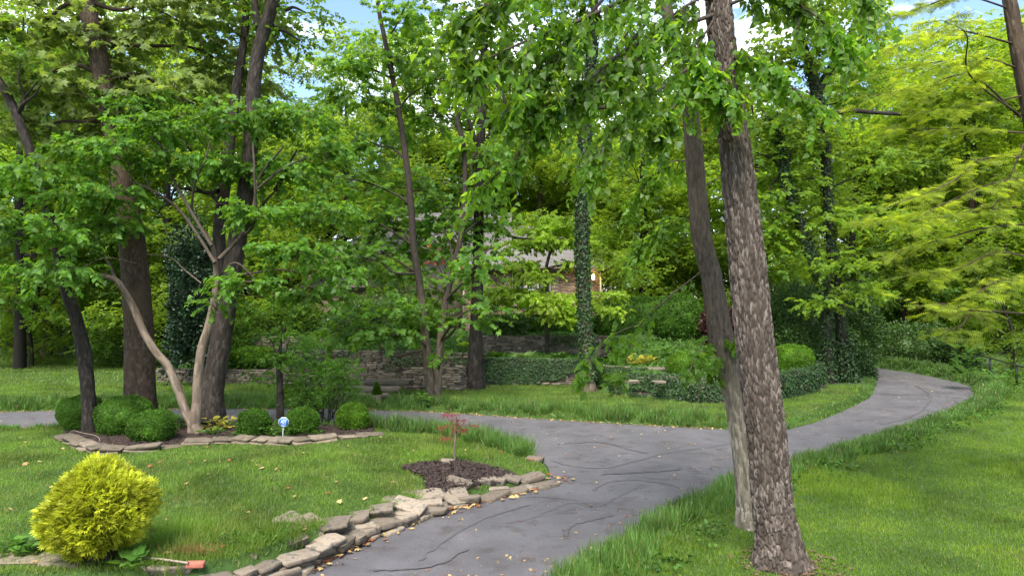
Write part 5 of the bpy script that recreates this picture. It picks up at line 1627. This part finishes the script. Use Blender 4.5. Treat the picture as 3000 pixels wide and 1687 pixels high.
for k, (px, py, n, ln, mat, lab, sp, hh, grp) in enumerate((
        (480, 1278, 46, .13, 'ground', 'green leafy plant just left of the redbud base', .28, .25, None),
        (520, 1262, 46, .13, 'ground', 'taller green leafy plant behind the redbud base', .3, .35, None),
        (620, 1276, 40, .11, 'ground', 'low green plant in front of the yellow-leaved clump', .3, .12, None),
        (640, 1262, 80, .12, 'yplant', 'yellow-leaved clump right of the redbud base', .42, .3, None),
        (710, 1282, 40, .12, 'ground', 'broad low plant in front of the boxwood left of the sign', .3, .12, None),
        (795, 1280, 46, .11, 'ground', 'leafy plant at the foot of the blue sign, left side', .25, .25, None),
        (832, 1284, 40, .10, 'ground', 'leafy plant at the foot of the blue sign, right side', .22, .2, None),
        (925, 1276, 30, .09, 'ground', 'small weedy plant near the right end of the bed', .2, .1, None),
        (50, 1620, 60, .12, 'ground', 'broad-leaved weed clump left of the golden bush', .3, .15, None),
        (90, 1625, 26, .13, 'ground', 'whorled pale green weed above the stone ledge', .14, .12, None),
        (400, 1690, 20, .16, 'ground', 'dark big-leaved weed below the golden bush', .2, .1, None),
        (1240, 1192, 40, .15, 'ground', 'round-leaved weed in the far grass verge', .2, .35, None))):
    rosette(lab, px, py, n, ln, mat, spread=sp, h=hh, group=grp)
for (px, py, d, n, ln, mat, lab, sp, hh, rise) in (
        (1540, 1040, 28.3, 46, .42, 'hosta', 'large variegated hosta on top of the ivy wall', .25, .1, .8),
        (1455, 1040, 28.6, 60, .3, 'boxb', 'upright fern clump left of the variegated hosta', .2, .1, 2.0),
        (1640, 1040, 28.4, 60, .3, 'ground', 'fern clump right of the variegated hosta', .25, .1, 1.8),
        (1370, 1010, 29.0, 50, .28, 'dogwood', 'lime green foliage plant behind the dark trunk', .3, .1, 1.0),
        (1880, 1050, 27.0, 90, .2, 'yplant', 'yellow-green foliage clump above the second ivy tier', .6, .3, .8),
        (1800, 1060, 27.5, 110, .2, 'ground', 'green shrubby clump right of the ivy-clad trunk', .7, .5, .8),
        (1950, 1040, 27.5, 100, .18, 'ground', 'green groundcover mound behind the boulder slab', .8, .4, .8),
        (2110, 1060, 27.0, 100, .18, 'ground', 'leafy mound between the foreground trunks', .7, .5, .8),
        (2400, 1080, 27.4, 90, .14, 'ivy', 'ivy mound left of the bend trees', .6, .9, .8),
        (2830, 1070, 27.0, 70, .26, 'ground', 'broad-leaved seedling bush by the metal fence', .5, 1.1, .7),
        (2868, 1122, 31.0, 60, .14, 'ground', 'weedy plants at the outer edge of the bend', .6, .2, .8),
        (2950, 1090, 26.0, 90, .16, 'ground', 'scrubby weeds along the foot of the metal fence', 1.0, .4, .8)):
    rosette(lab, px, py, n, ln, mat, d=d, spread=sp, h=hh, rise=rise)

# low creeper over the slab wall, lower left
cp = np.array([P(*q, .32) for q in ((640, 1590), (700, 1600), (760, 1590), (820, 1575))])
n = 2200
i = rng.integers(0, 3, n); f = rng.random((n, 1))
p = cp[i] * (1 - f) + cp[i + 1] * f + rng.normal(size=(n, 3)) * (.12, .13, .05) + (0, 0, .03)
V, F = place('simple', p, rng.normal(size=(n, 3)) + UP * .3, UP + rng.normal(size=(n, 3)) * .5, .03 + .03 * rng.random(n))
tag(obj('creeper', mesh_np('creeper', V, F, L['ground'])), 'small-leaved green creeper spilling over the slab wall', 'creeper')

# ivy and groundcover on the terraces
n = 26000
x = rng.uniform(-14, 13.5, n * 2); yf = np.interp(x, T1[:, 0], T1[:, 1]); y = yf + .3 + rng.random(n * 2) ** 1.3 * 8
k = (y < 36) & inside(far_poly, x, y) & (fbm(x * .7, y * .7, 3) > .32)
x, y = x[k][:n], y[k][:n]
z = HT(x, y) + .03 + .22 * fbm(x * 1.1, y * 1.1, 9) * rng.random(len(x))
p = np.stack((x, y, z), -1)
V, F = place('heart', p, rng.normal(size=p.shape) + (0, -.3, .2), UP + (0, -.5, 0) + rng.normal(size=p.shape) * .45, .07 + .06 * rng.random(len(p)))
tag(obj('ground_cover', mesh_np('ground_cover', V, F, L['ground'])), 'leafy green ground cover spread over the terraces', 'ground cover', kind='stuff')

# ------------------------------------------------------------------ grass
mulchA = np.array([G(*q)[:2] for q in ((1175, 1372), (1250, 1360), (1330, 1355), (1420, 1366), (1512, 1396), (1490, 1412), (1390, 1432), (1335, 1455), (1258, 1448), (1245, 1402))])
mulchB = np.array([G(*q)[:2] for q in ((185, 1288), (240, 1312), (310, 1326), (420, 1320), (560, 1302), (700, 1296), (860, 1300), (960, 1290), (1095, 1277), (1100, 1240), (900, 1232), (500, 1232), (200, 1240))])
for poly, lab in ((mulchA, 'dark mulch patch round the red sapling'), (mulchB, 'dark mulch of the boxwood bed')):
    lo, hi = poly.min(0), poly.max(0)
    xs = np.arange(lo[0] - .1, hi[0] + .1, .12); ys = np.arange(lo[1] - .1, hi[1] + .1, .12)
    X, Y = np.meshgrid(xs, ys)
    Z = HT(X.ravel(), Y.ravel()) + .02 + .03 * vnoise(X.ravel() * 3, Y.ravel() * 3, 5)
    i = (np.arange(len(ys) - 1)[:, None] * len(xs) + np.arange(len(xs) - 1)[None]).ravel()
    cx, cy_ = X.ravel()[i] + .06, Y.ravel()[i] + .06
    i = i[inside(poly, cx, cy_)]
    nxx = len(xs)
    V = np.stack((X.ravel(), Y.ravel(), Z), -1)
    o = obj('mulch_bed', mesh_np('mulch_bed', V, np.stack((i, i + 1, i + nxx + 1, i + nxx), -1), M['mulch'], True))
    tag(o, lab, 'mulch', kind='structure')
    n = 4200
    x = rng.uniform(lo[0], hi[0], n * 3); y = rng.uniform(lo[1], hi[1], n * 3)
    k = inside(poly, x, y); x, y = x[k][:n], y[k][:n]
    p = np.stack((x, y, HT(x, y) + .045 + .02 * rng.random(len(x))), -1)
    chip = (np.array([(-.12, 0, 0), (.12, 0, 0), (.14, 1, 0), (-.1, 1, 0), (0, .5, .14)], float), np.array([(0, 1, 4), (1, 2, 4), (2, 3, 4), (3, 0, 4)]))
    V, F = place(chip, p, rng.normal(size=p.shape) * (1, 1, .25), UP + rng.normal(size=p.shape) * .3, .05 + .06 * rng.random(len(p)))
    o2 = obj('mulch_chips', mesh_np('mulch_chips', V, F, M['chip']), o); o2['kind'] = 'stuff'


def lawn_points(n, ylo, yhi, power):
    u = rng.random(n)
    y = (ylo ** (2 - power) + u * (yhi ** (2 - power) - ylo ** (2 - power))) ** (1 / (2 - power))
    x = (rng.random(n) * 2 - 1) * (.82 * y + 1.5)
    return x, y


BLADE = (np.array([(-.5, 0, 0), (.5, 0, 0), (.28, .62, -.06), (-.28, .62, -.06), (.0, 1.0, -.2)], float), np.array([(0, 1, 2), (0, 2, 3), (3, 2, 4)]))
BLADE1 = (np.array([(-.5, 0, 0), (.5, 0, 0), (.0, 1.0, 0)], float), np.array([(0, 1, 2)]))
LONG = (np.array([(-.5, 0, 0), (.5, 0, 0), (.45, .4, .0), (-.45, .4, .0), (.33, .75, -.13), (-.33, .75, -.13), (0, 1.0, -.38)], float), np.array([(0, 1, 2), (0, 2, 3), (3, 2, 4), (3, 4, 5), (5, 4, 6)]))


def blades(tm, x, y, ln, wd, lean, z=None, bias=None):
    n = len(x)
    z = HT(x, y) - .004 if z is None else z
    th = rng.random(n) * 2 * math.pi
    hd = np.stack((np.cos(th), np.sin(th), 0 * th), -1)
    d = UP + hd * (lean * rng.random(n))[:, None]
    if bias is not None: d = d + bias
    nn = hd + rng.normal(size=(n, 3)) * .3
    tv, tf = tm
    y_ = norm(d); z_ = norm(nn - (nn * y_).sum(-1, keepdims=True) * y_); x_ = np.cross(y_, z_)
    V = np.stack((x, y, z), -1)[:, None] + (wd[:, None, None] * tv[None, :, 0:1]) * x_[:, None] + ln[:, None, None] * (tv[None, :, 1:2] * y_[:, None] + tv[None, :, 2:3] * z_[:, None])
    F = tf[None] + (np.arange(n) * len(tv))[:, None, None]
    return V.reshape(-1, 3), F.reshape(-1, 3)


x, y = lawn_points(900000, 6.2, 27.5, 1.25)
yf = np.interp(x, T1[:, 0], T1[:, 1])
dd = edge_dist(drive_poly, x, y)
free = ~inside(DRIVE, x, y) & (dd > .03) & ~inside(mulchA, x, y) & ~inside(mulchB, x, y)
isl = inside(island_poly, x, y); far = inside(far_poly, x, y)
trunkfree = (np.hypot(x - D(2288, 1672, 8.85)[0], y - 8.85) > .42) & (np.hypot(x - D(2200, 1545, 10.4)[0], y - 10.4) > .3)
patchy = fbm(x * 2.2, y * 2.2, 14) + .25 * rng.random(len(x)) > .30
for reg, mat, lab in ((isl, 'grass', 'mown lawn grass on the island left of the drive'), (~isl & ~far, 'grassr', 'bright mown lawn grass right of the drive'), (far & (y < yf - .05), 'grass', 'mown grass verge below the stone walls')):
    k = free & reg & trunkfree & patchy
    X, Y = x[k], y[k]
    sc = .8 + Y / 26
    tall = 1 + .9 * sstep(.5, .75, fbm(X * .5, Y * .5, 21))
    if mat == 'grass':
        near_wall = np.exp(-np.maximum(np.abs(X + 3.9) - .6, 0) ** 2 * 3) * np.exp(-(Y - 9.3) ** 2 * 2.2) * isl[k]
        tall = tall + 2.2 * near_wall
    ln = (.028 + .04 * rng.random(len(X))) * tall * (.9 + Y / 60)
    V, F = blades(BLADE1, X, Y, ln, (.006 + .006 * rng.random(len(X))) * sc, 1.3)
    tag(obj('lawn_grass', mesh_np('lawn_grass', V, F, L[mat])), lab, 'grass', kind='stuff')

# lawn beyond the left wall end
x = rng.uniform(-34, -9.5, 60000); y = rng.uniform(26, 42, 60000)
yf = np.interp(x, T1[:, 0], T1[:, 1]); k = (y < yf - .05) | (x < -15.6)
x, y = x[k], y[k]
V, F = blades(BLADE1, x, y, .07 + .08 * rng.random(len(x)), .02 + .015 * rng.random(len(x)), 1.2)
tag(obj('lawn_grass', mesh_np('lawn_grass', V, F, L['grass'])), 'shaded lawn grass beyond the far drive at left', 'grass', kind='stuff')

# long arching border grass along the drive edges
def border(label, edge, w0, w1, per_m, lo, hi, skip=None):
    e = np.asarray(edge); tot = path_at(np.c_[e, e * 0], 0)[2]
    seg = np.concatenate(([0], np.cumsum(np.linalg.norm(np.diff(e, axis=0), axis=1))))
    nt = int(tot * per_m)
    s = rng.random(nt) * tot
    px_, py_ = np.interp(s, seg, e[:, 0]), np.interp(s, seg, e[:, 1])
    i = np.clip(np.searchsorted(seg, s) - 1, 0, len(e) - 2)
    t_ = norm(e[i + 1] - e[i]); nn = np.stack((t_[:, 1], -t_[:, 0]), -1)      # to the right of travel
    w = (w0 + (w1 - w0) * rng.random(nt)) * (.75 + .6 * fbm(s * .9, s * 0, 6))
    cx, cy_ = px_ + nn[:, 0] * w, py_ + nn[:, 1] * w
    kk = ~inside(DRIVE, cx, cy_)
    if skip is not None: kk &= ~skip(cx, cy_)
    cx, cy_ = cx[kk], cy_[kk]
    nb = 26
    X = (cx[:, None] + rng.normal(size=(len(cx), nb)) * .05).ravel(); Y = (cy_[:, None] + rng.normal(size=(len(cx), nb)) * .05).ravel()
    size = np.repeat(lo + (hi - lo) * rng.random(len(cx)), nb) * (.6 + .5 * rng.random(len(X)))
    dist = np.hypot(X, Y)
    V, F = blades(LONG, X, Y, size, .006 + .0006 * dist * (.5 + .8 * rng.random(len(X))), 1.6, z=np.maximum(HT(X, Y), 0) - .01)
    tag(obj('border_grass', mesh_np('border_grass', V, F, L['border'])), label, 'grass', kind='stuff')


re = np.array(right_edge)
border('long arching border grass along the right edge of drive', smooth_poly(re)[:-1 if False else None][4:150], .05, .85, 32, .18, .33, lambda a, b: (b > 45) | (np.hypot(a - 2.9, b - 8.85) < .9))
ne = np.array(near_edge)
border('long border grass rounding the tip of the island', ne[::-1][0:5], -.75, -.05, 40, .28, .5)
border('low border grass behind the boxwood bed', ne[::-1][4:9], -.5, -.05, 22, .12, .24)
border('long border grass on the far verge below the walls', np.array(inner_edge)[7:], .05, 1.0, 24, .22, .42)
border('thin border grass on the inner side of the bend', np.array(inner_edge)[2:8], .02, .25, 14, .08, .16)

# leafy clover on the lawn side of the border grass
e = smooth_poly(np.array(right_edge))[4:120]
n = 9000
i = rng.integers(0, len(e) - 1, n)
t_ = norm(e[i + 1] - e[i]); w = .5 + .9 * rng.random(n) ** 1.5
x, y = e[i, 0] + t_[:, 1] * w + rng.normal(size=n) * .06, e[i, 1] - t_[:, 0] * w + rng.normal(size=n) * .06
k = (fbm(x * 1.4, y * 1.4, 51) > .46) & ~inside(DRIVE, x, y) & (y < 30)
x, y = x[k], y[k]
p = np.stack((x, y, HT(x, y) + .04 + .09 * rng.random(len(x))), -1)
V, F = place('heart', p, rng.normal(size=p.shape) + UP * .2, UP + rng.normal(size=p.shape) * .4, .04 + .04 * rng.random(len(p)))
tag(obj('clover', mesh_np('clover', V, F, L['ground'])), 'leafy clover patches between border grass and right lawn', 'ground cover', kind='stuff')

# dry grass tuft over the slab wall
n = 260
c0 = P(575, 1622, .34)
V, F = blades(LONG, c0[0] + rng.normal(size=n) * .16, c0[1] + rng.normal(size=n) * .05, .14 + .12 * rng.random(n), .006 + .003 * rng.random(n), .8, z=np.full(n, c0[2] - .02), bias=np.array((.1, -.9, -.1)))
tag(obj('dry_grass_tuft', mesh_np('dry_grass_tuft', V, F, L['straw'])), 'dry straw-coloured grass tuft above the loose red brick', 'grass tuft')

# fallen leaves
L['needles'] = leafmat('brown_litter', (0.075, 0.045, 0.025), (0.15, 0.10, 0.055), (0.1, 0.06, 0.03), 0.1, 0.8, clump=4.0)


def litter(label, x, y, z, size, mat='litter'):
    n = len(x)
    p = np.stack((x, y, z), -1)
    V, F = place('maple', p, rng.normal(size=p.shape) * (1, 1, .15), UP + rng.normal(size=p.shape) * .3, size)
    tag(obj('fallen_leaves', mesh_np('fallen_leaves', V, F, L[mat])), label, 'leaves', kind='stuff')


n = 30000
x, y = lawn_points(n, 7, 38, 1.0)
k = inside(DRIVE, x, y) & ((rng.random(n) < .16) | (fbm(x * .6, y * .6, 44) * (1 + .8 * np.exp(-edge_dist(drive_poly, x, y) * 2)) > .56) & (rng.random(n) < .6))
x, y = x[k], y[k]
litter('scattered dry leaves and bits on the asphalt', x, y, np.full(len(x), .012), (.015 + .045 * rng.random(len(x)) ** 3))
e = np.concatenate((np.array(wall_edge[:9]),)); n = 320
s = rng.random(n) * path_at(np.c_[e, e * 0], 0)[2]
q = np.array([path_at(np.c_[e, e * 0], v)[0][:2] for v in s]) + rng.normal(size=(n, 2)) * .10 + (.16, -.10)
litter('tan leaves drifted along the foot of the slab wall', q[:, 0], q[:, 1], np.full(n, .018) + .03 * rng.random(n), .04 + .07 * rng.random(n))
x, y = lawn_points(900, 7.5, 18, 1.0); k = inside(island_poly, x, y)
x, y = x[k], y[k]
k2 = rng.random(len(x)) < .45
litter('tan fallen leaves dotted over the island lawn', x[k2], y[k2], HT(x[k2], y[k2]) + .05, .05 + .06 * rng.random(k2.sum()))
e = np.array(inner_edge)[7:20]; n = 1500
s = rng.random(n) * path_at(np.c_[e, e * 0], 0)[2]
q = np.array([path_at(np.c_[e, e * 0], v)[0][:2] for v in s]) + rng.normal(size=(n, 2)) * .05 + (0, -.05)
litter('rusty leaf litter line along the far drive edge', q[:, 0], q[:, 1], np.full(n, .02), .03 + .05 * rng.random(n))

n = 420
th_ = rng.random(n) * 2 * math.pi; rr_ = .30 + .45 * rng.random(n) ** 1.5
x, y = D(2288, 1672, 8.85)[0] + np.cos(th_) * rr_ + .1, 8.85 + np.sin(th_) * rr_
litter('brown leaf litter round the foot of the furrowed trunk', x, y, HT(x, y) + .015 + .02 * rng.random(n), .02 + .04 * rng.random(n), 'needles')

# ------------------------------------------------------------------ small things
# security sign
q = G(826, 1291)
rt = empty('yard_sign', q, 'small blue and white octagonal security sign in the boxwood bed', 'sign')
R = 15.5 * q[1] / FPX
zc = D(831, 1236, q[1])[2] - q[2]
xc = D(831, 1236, q[1])[0] - q[0]
th = np.radians(22.5 + 45 * np.arange(8))


def octa(r, y0, y1, cz, cx, mat, name, parent):
    a = np.stack((cx + r * np.cos(th), np.full(8, y0), cz + r * np.sin(th)), -1); b = a.copy(); b[:, 1] = y1
    V = np.concatenate((a, b, [(cx, y0, cz), (cx, y1, cz)]))
    F3 = [(16, k, (k + 1) % 8) for k in range(8)] + [(17, 8 + (k + 1) % 8, 8 + k) for k in range(8)]
    F4 = [(k, 8 + k, 8 + (k + 1) % 8, (k + 1) % 8) for k in range(8)]
    return obj(name, mesh_np(name, V, [np.array(F3), np.array(F4)], mat), parent)


board = octa(R, -.006, .006, zc, xc, M['signwhite'], 'board', rt)
octa(R * .935, -.0085, -.0062, zc, xc, M['signblue'], 'panel', rt)


def text(body, size, x, z, y, mat, name, parent, shear=0.0, bold=0.0, width=None):
    cu = bpy.data.curves.new(name, 'FONT'); cu.body = body; cu.size = size; cu.align_x = 'CENTER'; cu.align_y = 'CENTER'
    cu.extrude = .0008; cu.shear = shear; cu.offset = bold
    o = bpy.data.objects.new(name, cu); COL.objects.link(o)
    bpy.context.view_layer.update()
    me = bpy.data.meshes.new_from_object(o.evaluated_get(bpy.context.evaluated_depsgraph_get()))
    bpy.data.objects.remove(o); bpy.data.curves.remove(cu)
    me.materials.clear(); me.materials.append(mat)
    A = np.empty(len(me.vertices) * 3); me.vertices.foreach_get('co', A); A = A.reshape(-1, 3)
    if width: A[:, 0] *= width / (np.ptp(A[:, 0]) + 1e-9)
    me.vertices.foreach_set('co', np.stack((A[:, 0] + x, y - A[:, 2], A[:, 1] + z), -1).ravel().astype(np.float32)); me.update()
    return obj(name, me, parent)


text('ADT', R * .92, xc, zc + R * .1, -.0105, M['signwhite'], 'lettering', rt, .18, R * .02, R * 1.15)
m_ = MB()
m_.box((xc, -.0095, zc + R * .66), (R * .98, .001, R * .17)); m_.box((xc, -.0095, zc - R * .48), (R * 1.1, .001, R * .13)); m_.box((xc, -.0095, zc - R * .74), (R * .8, .001, R * .22))
obj('print_bands', m_.mesh('print_bands', M['signpale']), rt)
m_ = MB(); m_.bar((0, .012, -.1), (xc * .9, .012, zc), .008, 8); obj('stake', m_.mesh('stake', M['signwhite']), rt)

# loose brick, stick, wire hoop
q = P(573, 1652, .36)
o = obj('loose_brick', (lambda m: (m.box((0, 0, 0), (.2, .09, .06)), m.mesh('loose_brick', M['redbrick']))[1])(MB()))
bv_ = o.modifiers.new('edge', 'BEVEL'); bv_.width = .006; bv_.segments = 2
o.location = tuple(q); o.rotation_euler = (.05, .03, .12)
tag(o, 'single loose red brick on the slab wall', 'brick')
m_ = MB(); V, F = tube([P(365, 1630, .4), P(460, 1636, .4), P(552, 1648, .4)], [.012, .013, .014], 8, 16); m_.add(V, F)
tag(obj('wooden_stick', m_.mesh('wooden_stick', M['wood'], True)), 'long grey stick lying between golden bush and red brick', 'stick')
g0, g1 = G(195, 1288), G(288, 1322)
m_ = MB(); V, F = tube([g0 + (0, 0, .02), g0 + (.12, 0, .2), (g0 + g1) / 2 + (0, 0, .28), g1 + (0, 0, .30), g1 + (.02, 0, .0)], [.005] * 5, 6, 30); m_.add(V, F)
tag(obj('wire_hoop', m_.mesh('wire_hoop', M['wood'], True)), 'thin bent hoop at the left end of the bed edging', 'hoop')


def planter(label, px, py, w, plant=True):
    g = G(px, py); d = g[1]
    s = w * d / FPX / 2
    rt = empty('planter', g, label, 'planter')
    V, F = tube([(0, 0, .0), (0, 0, .04), (0, 0, .08), (0, 0, s * .9), (0, 0, s * 1.15), (0, 0, s * 1.22), (0, 0, s * 1.22), (0, 0, s * 1.1)], [s * .6, s * .6, s * .55, s * .85, s * .98, s * 1.05, s * .9, s * .82], 20)
    obj('pot', mesh_np('pot', V, F, M['terracotta'], True), rt)
    V, F = tube([(0, 0, s * 1.02), (0, 0, s * 1.06)], [s * .84, .001], 16)
    obj('soil', mesh_np('soil', V, F, M['mulch']), rt)
    if plant:
        n = 2600
        h = rng.random(n); a = rng.random(n) * 2 * math.pi; r = s * .75 * (1 - h) ** .8 * (.6 + .4 * rng.random(n))
        p = np.stack((np.cos(a) * r, np.sin(a) * r, s * 1.05 + h * s * 2.0), -1)
        V, F = place('simple', p, np.stack((np.cos(a), np.sin(a), .5 + h), -1) + rng.normal(size=p.shape) * .3, UP + rng.normal(size=p.shape) * .6, .05 + .03 * rng.random(n))
        obj('dwarf_conifer', mesh_np('dwarf_conifer', V, F, L['box']), rt)
    return rt


planter('stone bowl planter with a small cone-shaped conifer by the steps', 1104, 1178, 36)
planter('matching stone planter half hidden behind the open shrub', 996, 1182, 30, False)
# steps between the planters
st = empty('garden_steps', G(1050, 1172), 'stone garden steps between the two planters', 'steps')
sb = np.array(st.location)
for k in range(3):
    o = obj('tread', WALLV[k + 3], st)
    o.matrix_local = Matrix.Translation((.1 + .3 * k, .35 + .55 * k, .02 + .16 * k)) @ Matrix.Diagonal((1.7, .62, .16, 1))

# metal fence at right
f0, f1 = D(2855, 1080, 31.0), D(3100, 1130, 22.5)
rt = empty('metal_fence', (f0[0], f0[1], H1(f0[0], f0[1])), 'thin black metal rail fence at the right edge', 'fence')
fb2 = np.array(rt.location)
tops = [D(2852, 1036, 31.0), D(2900, 1048, 28.6), D(2978, 1070, 26.0), D(3060, 1092, 23.8), D(3150, 1120, 21.5)]
for p_ in tops:
    m_ = MB(); m_.box((p_[0] - fb2[0], p_[1] - fb2[1], (p_[2] + H1(p_[0], p_[1])) / 2 - fb2[2] - .05), (.06, .06, p_[2] - H1(p_[0], p_[1]) + .1)); obj('post', m_.mesh('post', M['iron']), rt)
for k in range(len(tops) - 1):
    m_ = MB(); m_.bar(tops[k] - fb2, tops[k + 1] - fb2, .028, 6); obj('rail', m_.mesh('rail', M['iron']), rt)

# ------------------------------------------------------------------ woodland behind
def wood_proto(seed, h, cr, nb, dens, leaf, mat, bark, low=.25):
    """a forest tree: stem with limbs and clumped leaf masses; returns its parts' meshes"""
    tr = MB()
    lean = rng.normal(size=2) * h * .03
    pts = [np.array((lean[0] * f ** 1.5 + rng.normal() * .15 * (f > 0), lean[1] * f ** 1.5 + rng.normal() * .15 * (f > 0), h * f - .3 * (f == 0))) for f in (0, .12, .3, .5, .7, .9)]
    V, F = tube(pts, [.016 * h, .0125 * h, .0105 * h, .008 * h, .005 * h, .002 * h], 12, 30); tr.add(V, F)
    c = catmull(pts, 40)
    sp = []
    for k in range(nb):
        f = low + (1 - low) * (k + rng.random()) / nb
        a = rng.random() * 2 * math.pi
        prof = cr * (.55 + .6 * math.sin(math.pi * min(1, (f - low) / (1.02 - low)) ** .8)) * rng.uniform(.45, 1.0)
        o = c[min(39, int(f * 38))]
        e = o + np.array((math.cos(a) * prof, math.sin(a) * prof, rng.uniform(-.02, .07) * h))
        limb(tr, o - (0, 0, .05 * h), e, .0035 * h * (1.2 - f), .0006 * h, sag=.2, nseg=5)
        rr = cr * rng.uniform(.28, .46)
        C, A = blob_sprays(e, (rr, rr, rr * rng.uniform(.4, .6)), int(dens * rr * rr), .25, .3)
        sp.append((C, A, leaf * 3.2 * (.6 + .8 * rng.random(len(C)))))
    Cs, As, Ls = [np.concatenate([s_[j] for s_ in sp]) for j in range(3)]
    V, F = spray_leaves('simple', Cs, As, Ls, 9, leaf, hang=.15, tilt=.45)
    return tr.mesh('trunk', bark, True), mesh_np('crown', V, F, mat)


PROTO = [wood_proto(1, 24, 6.0, 26, 26, .26, L['back'], B['grey']), wood_proto(2, 26, 5.4, 28, 26, .25, L['back2'], B['dark'], .2), wood_proto(3, 22, 6.2, 26, 26, .25, L['back3'], B['brown'], .22),
         wood_proto(4, 24, 5.6, 28, 26, .26, L['back'], B['dark'], .15), wood_proto(5, 9, 3.0, 18, 60, .16, L['back2'], B['grey'], .15), wood_proto(6, 8, 3.0, 18, 60, .16, L['back3'], B['grey'], .15), wood_proto(7, 10, 3.2, 20, 56, .17, L['back'], B['grey'], .12)]


def wood_tree(k, x, y, s, rz, label, group, name='woodland_tree'):
    z = H1(x, y)
    rt = empty(name, (x, y, z - .05), label, 'tree', group)
    rt.rotation_euler = (0, 0, rz); rt.scale = (s, s, s * random.uniform(.92, 1.08))
    obj('trunk', PROTO[k][0], rt); obj('crown', PROTO[k][1], rt)


wr = random.Random(21)
placed = []
for row_y, step in ((44, 6.5), (54, 6.5), (66, 7.0), (82, 8.5)):
    x = -.80 * row_y - 4
    while x < .80 * row_y + 6:
        X, Y = x + wr.uniform(-2, 2), row_y + wr.uniform(-3.5, 3.5)
        x += step
        if -15 < X < 7.5 and Y < 54: continue
        if 10 < X < 22 and Y < 49: continue                    # the drive
        pxp = 1500 + FPX * X / Y
        s_ = wr.uniform(.85, 1.1)
        if 850 < pxp < 1020: s_ *= .84
        reg = ('left' if pxp < 900 else 'mid' if pxp < 1850 else 'right')
        k = wr.choice((0, 0, 1, 3, 2)) if reg != 'right' else wr.choice((0, 2, 2, 3, 0))
        tone = {0: 'bright green', 1: 'deep green', 2: 'yellow-green', 3: 'mid green, dark-stemmed'}[k]
        where = {'left': 'of the wood beyond the left lawn', 'mid': 'rising behind the brick house', 'right': 'of the wood beyond the driveway bend'}[reg]
        depth_ = {44: 'nearest', 54: 'second-row', 66: 'third-row', 82: 'farthest'}[row_y]
        lab = 'tall %s %s tree %s' % (depth_, tone, where)
        wood_tree(k, X, Y, s_, wr.uniform(0, 6.28), lab, lab.replace('tall ', '').replace(' tree ', ' trees '))
# understorey
for row_y, step in ((38, 3.6), (46, 4.0), (55, 4.6)):
    x = -.78 * row_y - 2
    while x < .78 * row_y + 4:
        X, Y = x + wr.uniform(-1, 1), row_y + wr.uniform(-3, 3)
        x += step
        if -14 < X < 7 and Y < 53: continue
        if 9.5 < X < 21.5 and Y < 50: continue
        if X < -15 and Y < 42 and wr.random() < .45: continue
        pxp = 1500 + FPX * X / Y
        reg = 'left' if pxp < 1200 else 'right'
        k = wr.choice((4, 5, 6))
        lab = 'young %s bushy tree, %s row of the undergrowth %s' % ({4: 'deep green', 5: 'yellow-green', 6: 'bright green'}[k], {38: 'front', 46: 'middle', 55: 'back'}[row_y], {'left': 'beyond the left lawn', 'right': 'right of the house'}[reg])
        wood_tree(k, X, Y, wr.uniform(.5, 1.05), wr.uniform(0, 6.28), lab, lab.replace('tree,', 'trees,'), 'understorey_tree')
# nearer single trees that frame the view
for (k, px, d, s_, rz, lab) in (
        (0, 1010, 36, .62, .4, 'mid-height leafy tree above the low wing of the house'), (3, 1880, 38, .7, 2.1, 'leafy tree standing just right of the house corner'), (2, 2080, 40, .8, 1.0, 'yellow-green tree behind the two foreground trunks'),
        (0, 2230, 36, .7, 5.0, 'leafy tree right behind the big shadowy yew'), (2, 2680, 52, .8, 3.0, 'yellow-green tree above the pale shrub'), (3, 2880, 40, .7, 4.4, 'leafy tree behind the metal fence'),
        (1, 60, 34, .75, 1.2, 'tree at the far left edge behind the redbud leaves'), (0, 480, 36, .72, 2.9, 'tree with bright leaves between massive trunk and dark evergreen'), (2, 300, 40, .7, .2, 'yellowish tree just left of the massive trunk'), (6, 2960, 30, .6, 2.2, 'bushy young tree overhanging the metal fence'),
        (0, 1120, 56, 1.0, .7, 'tall bright green tree above the left roof end'), (3, 1270, 52, .98, 2.6, 'tall tree straight above the house roof'), (0, 1430, 54, 1.0, 4.8, 'tall bright tree behind the dark straight trunk'), (2, 1590, 53, .95, 1.7, 'yellow-green tree directly behind the dogwood'), (3, 930, 58, .8, 3.6, 'lower tree below the blue sky gap'),
        (4, 1180, 33.5, .45, 3.1, 'small leafy tree behind the maple stems'), (6, 790, 34, .75, 1.9, 'young tree on the terrace above the pruned shrub'), (6, 640, 33, .7, 4.0, 'young tree behind the forked grey trunk')):
    q = D(px, 900, d)
    wood_tree(k, q[0], q[1], s_, rz, lab, None, 'background_tree')
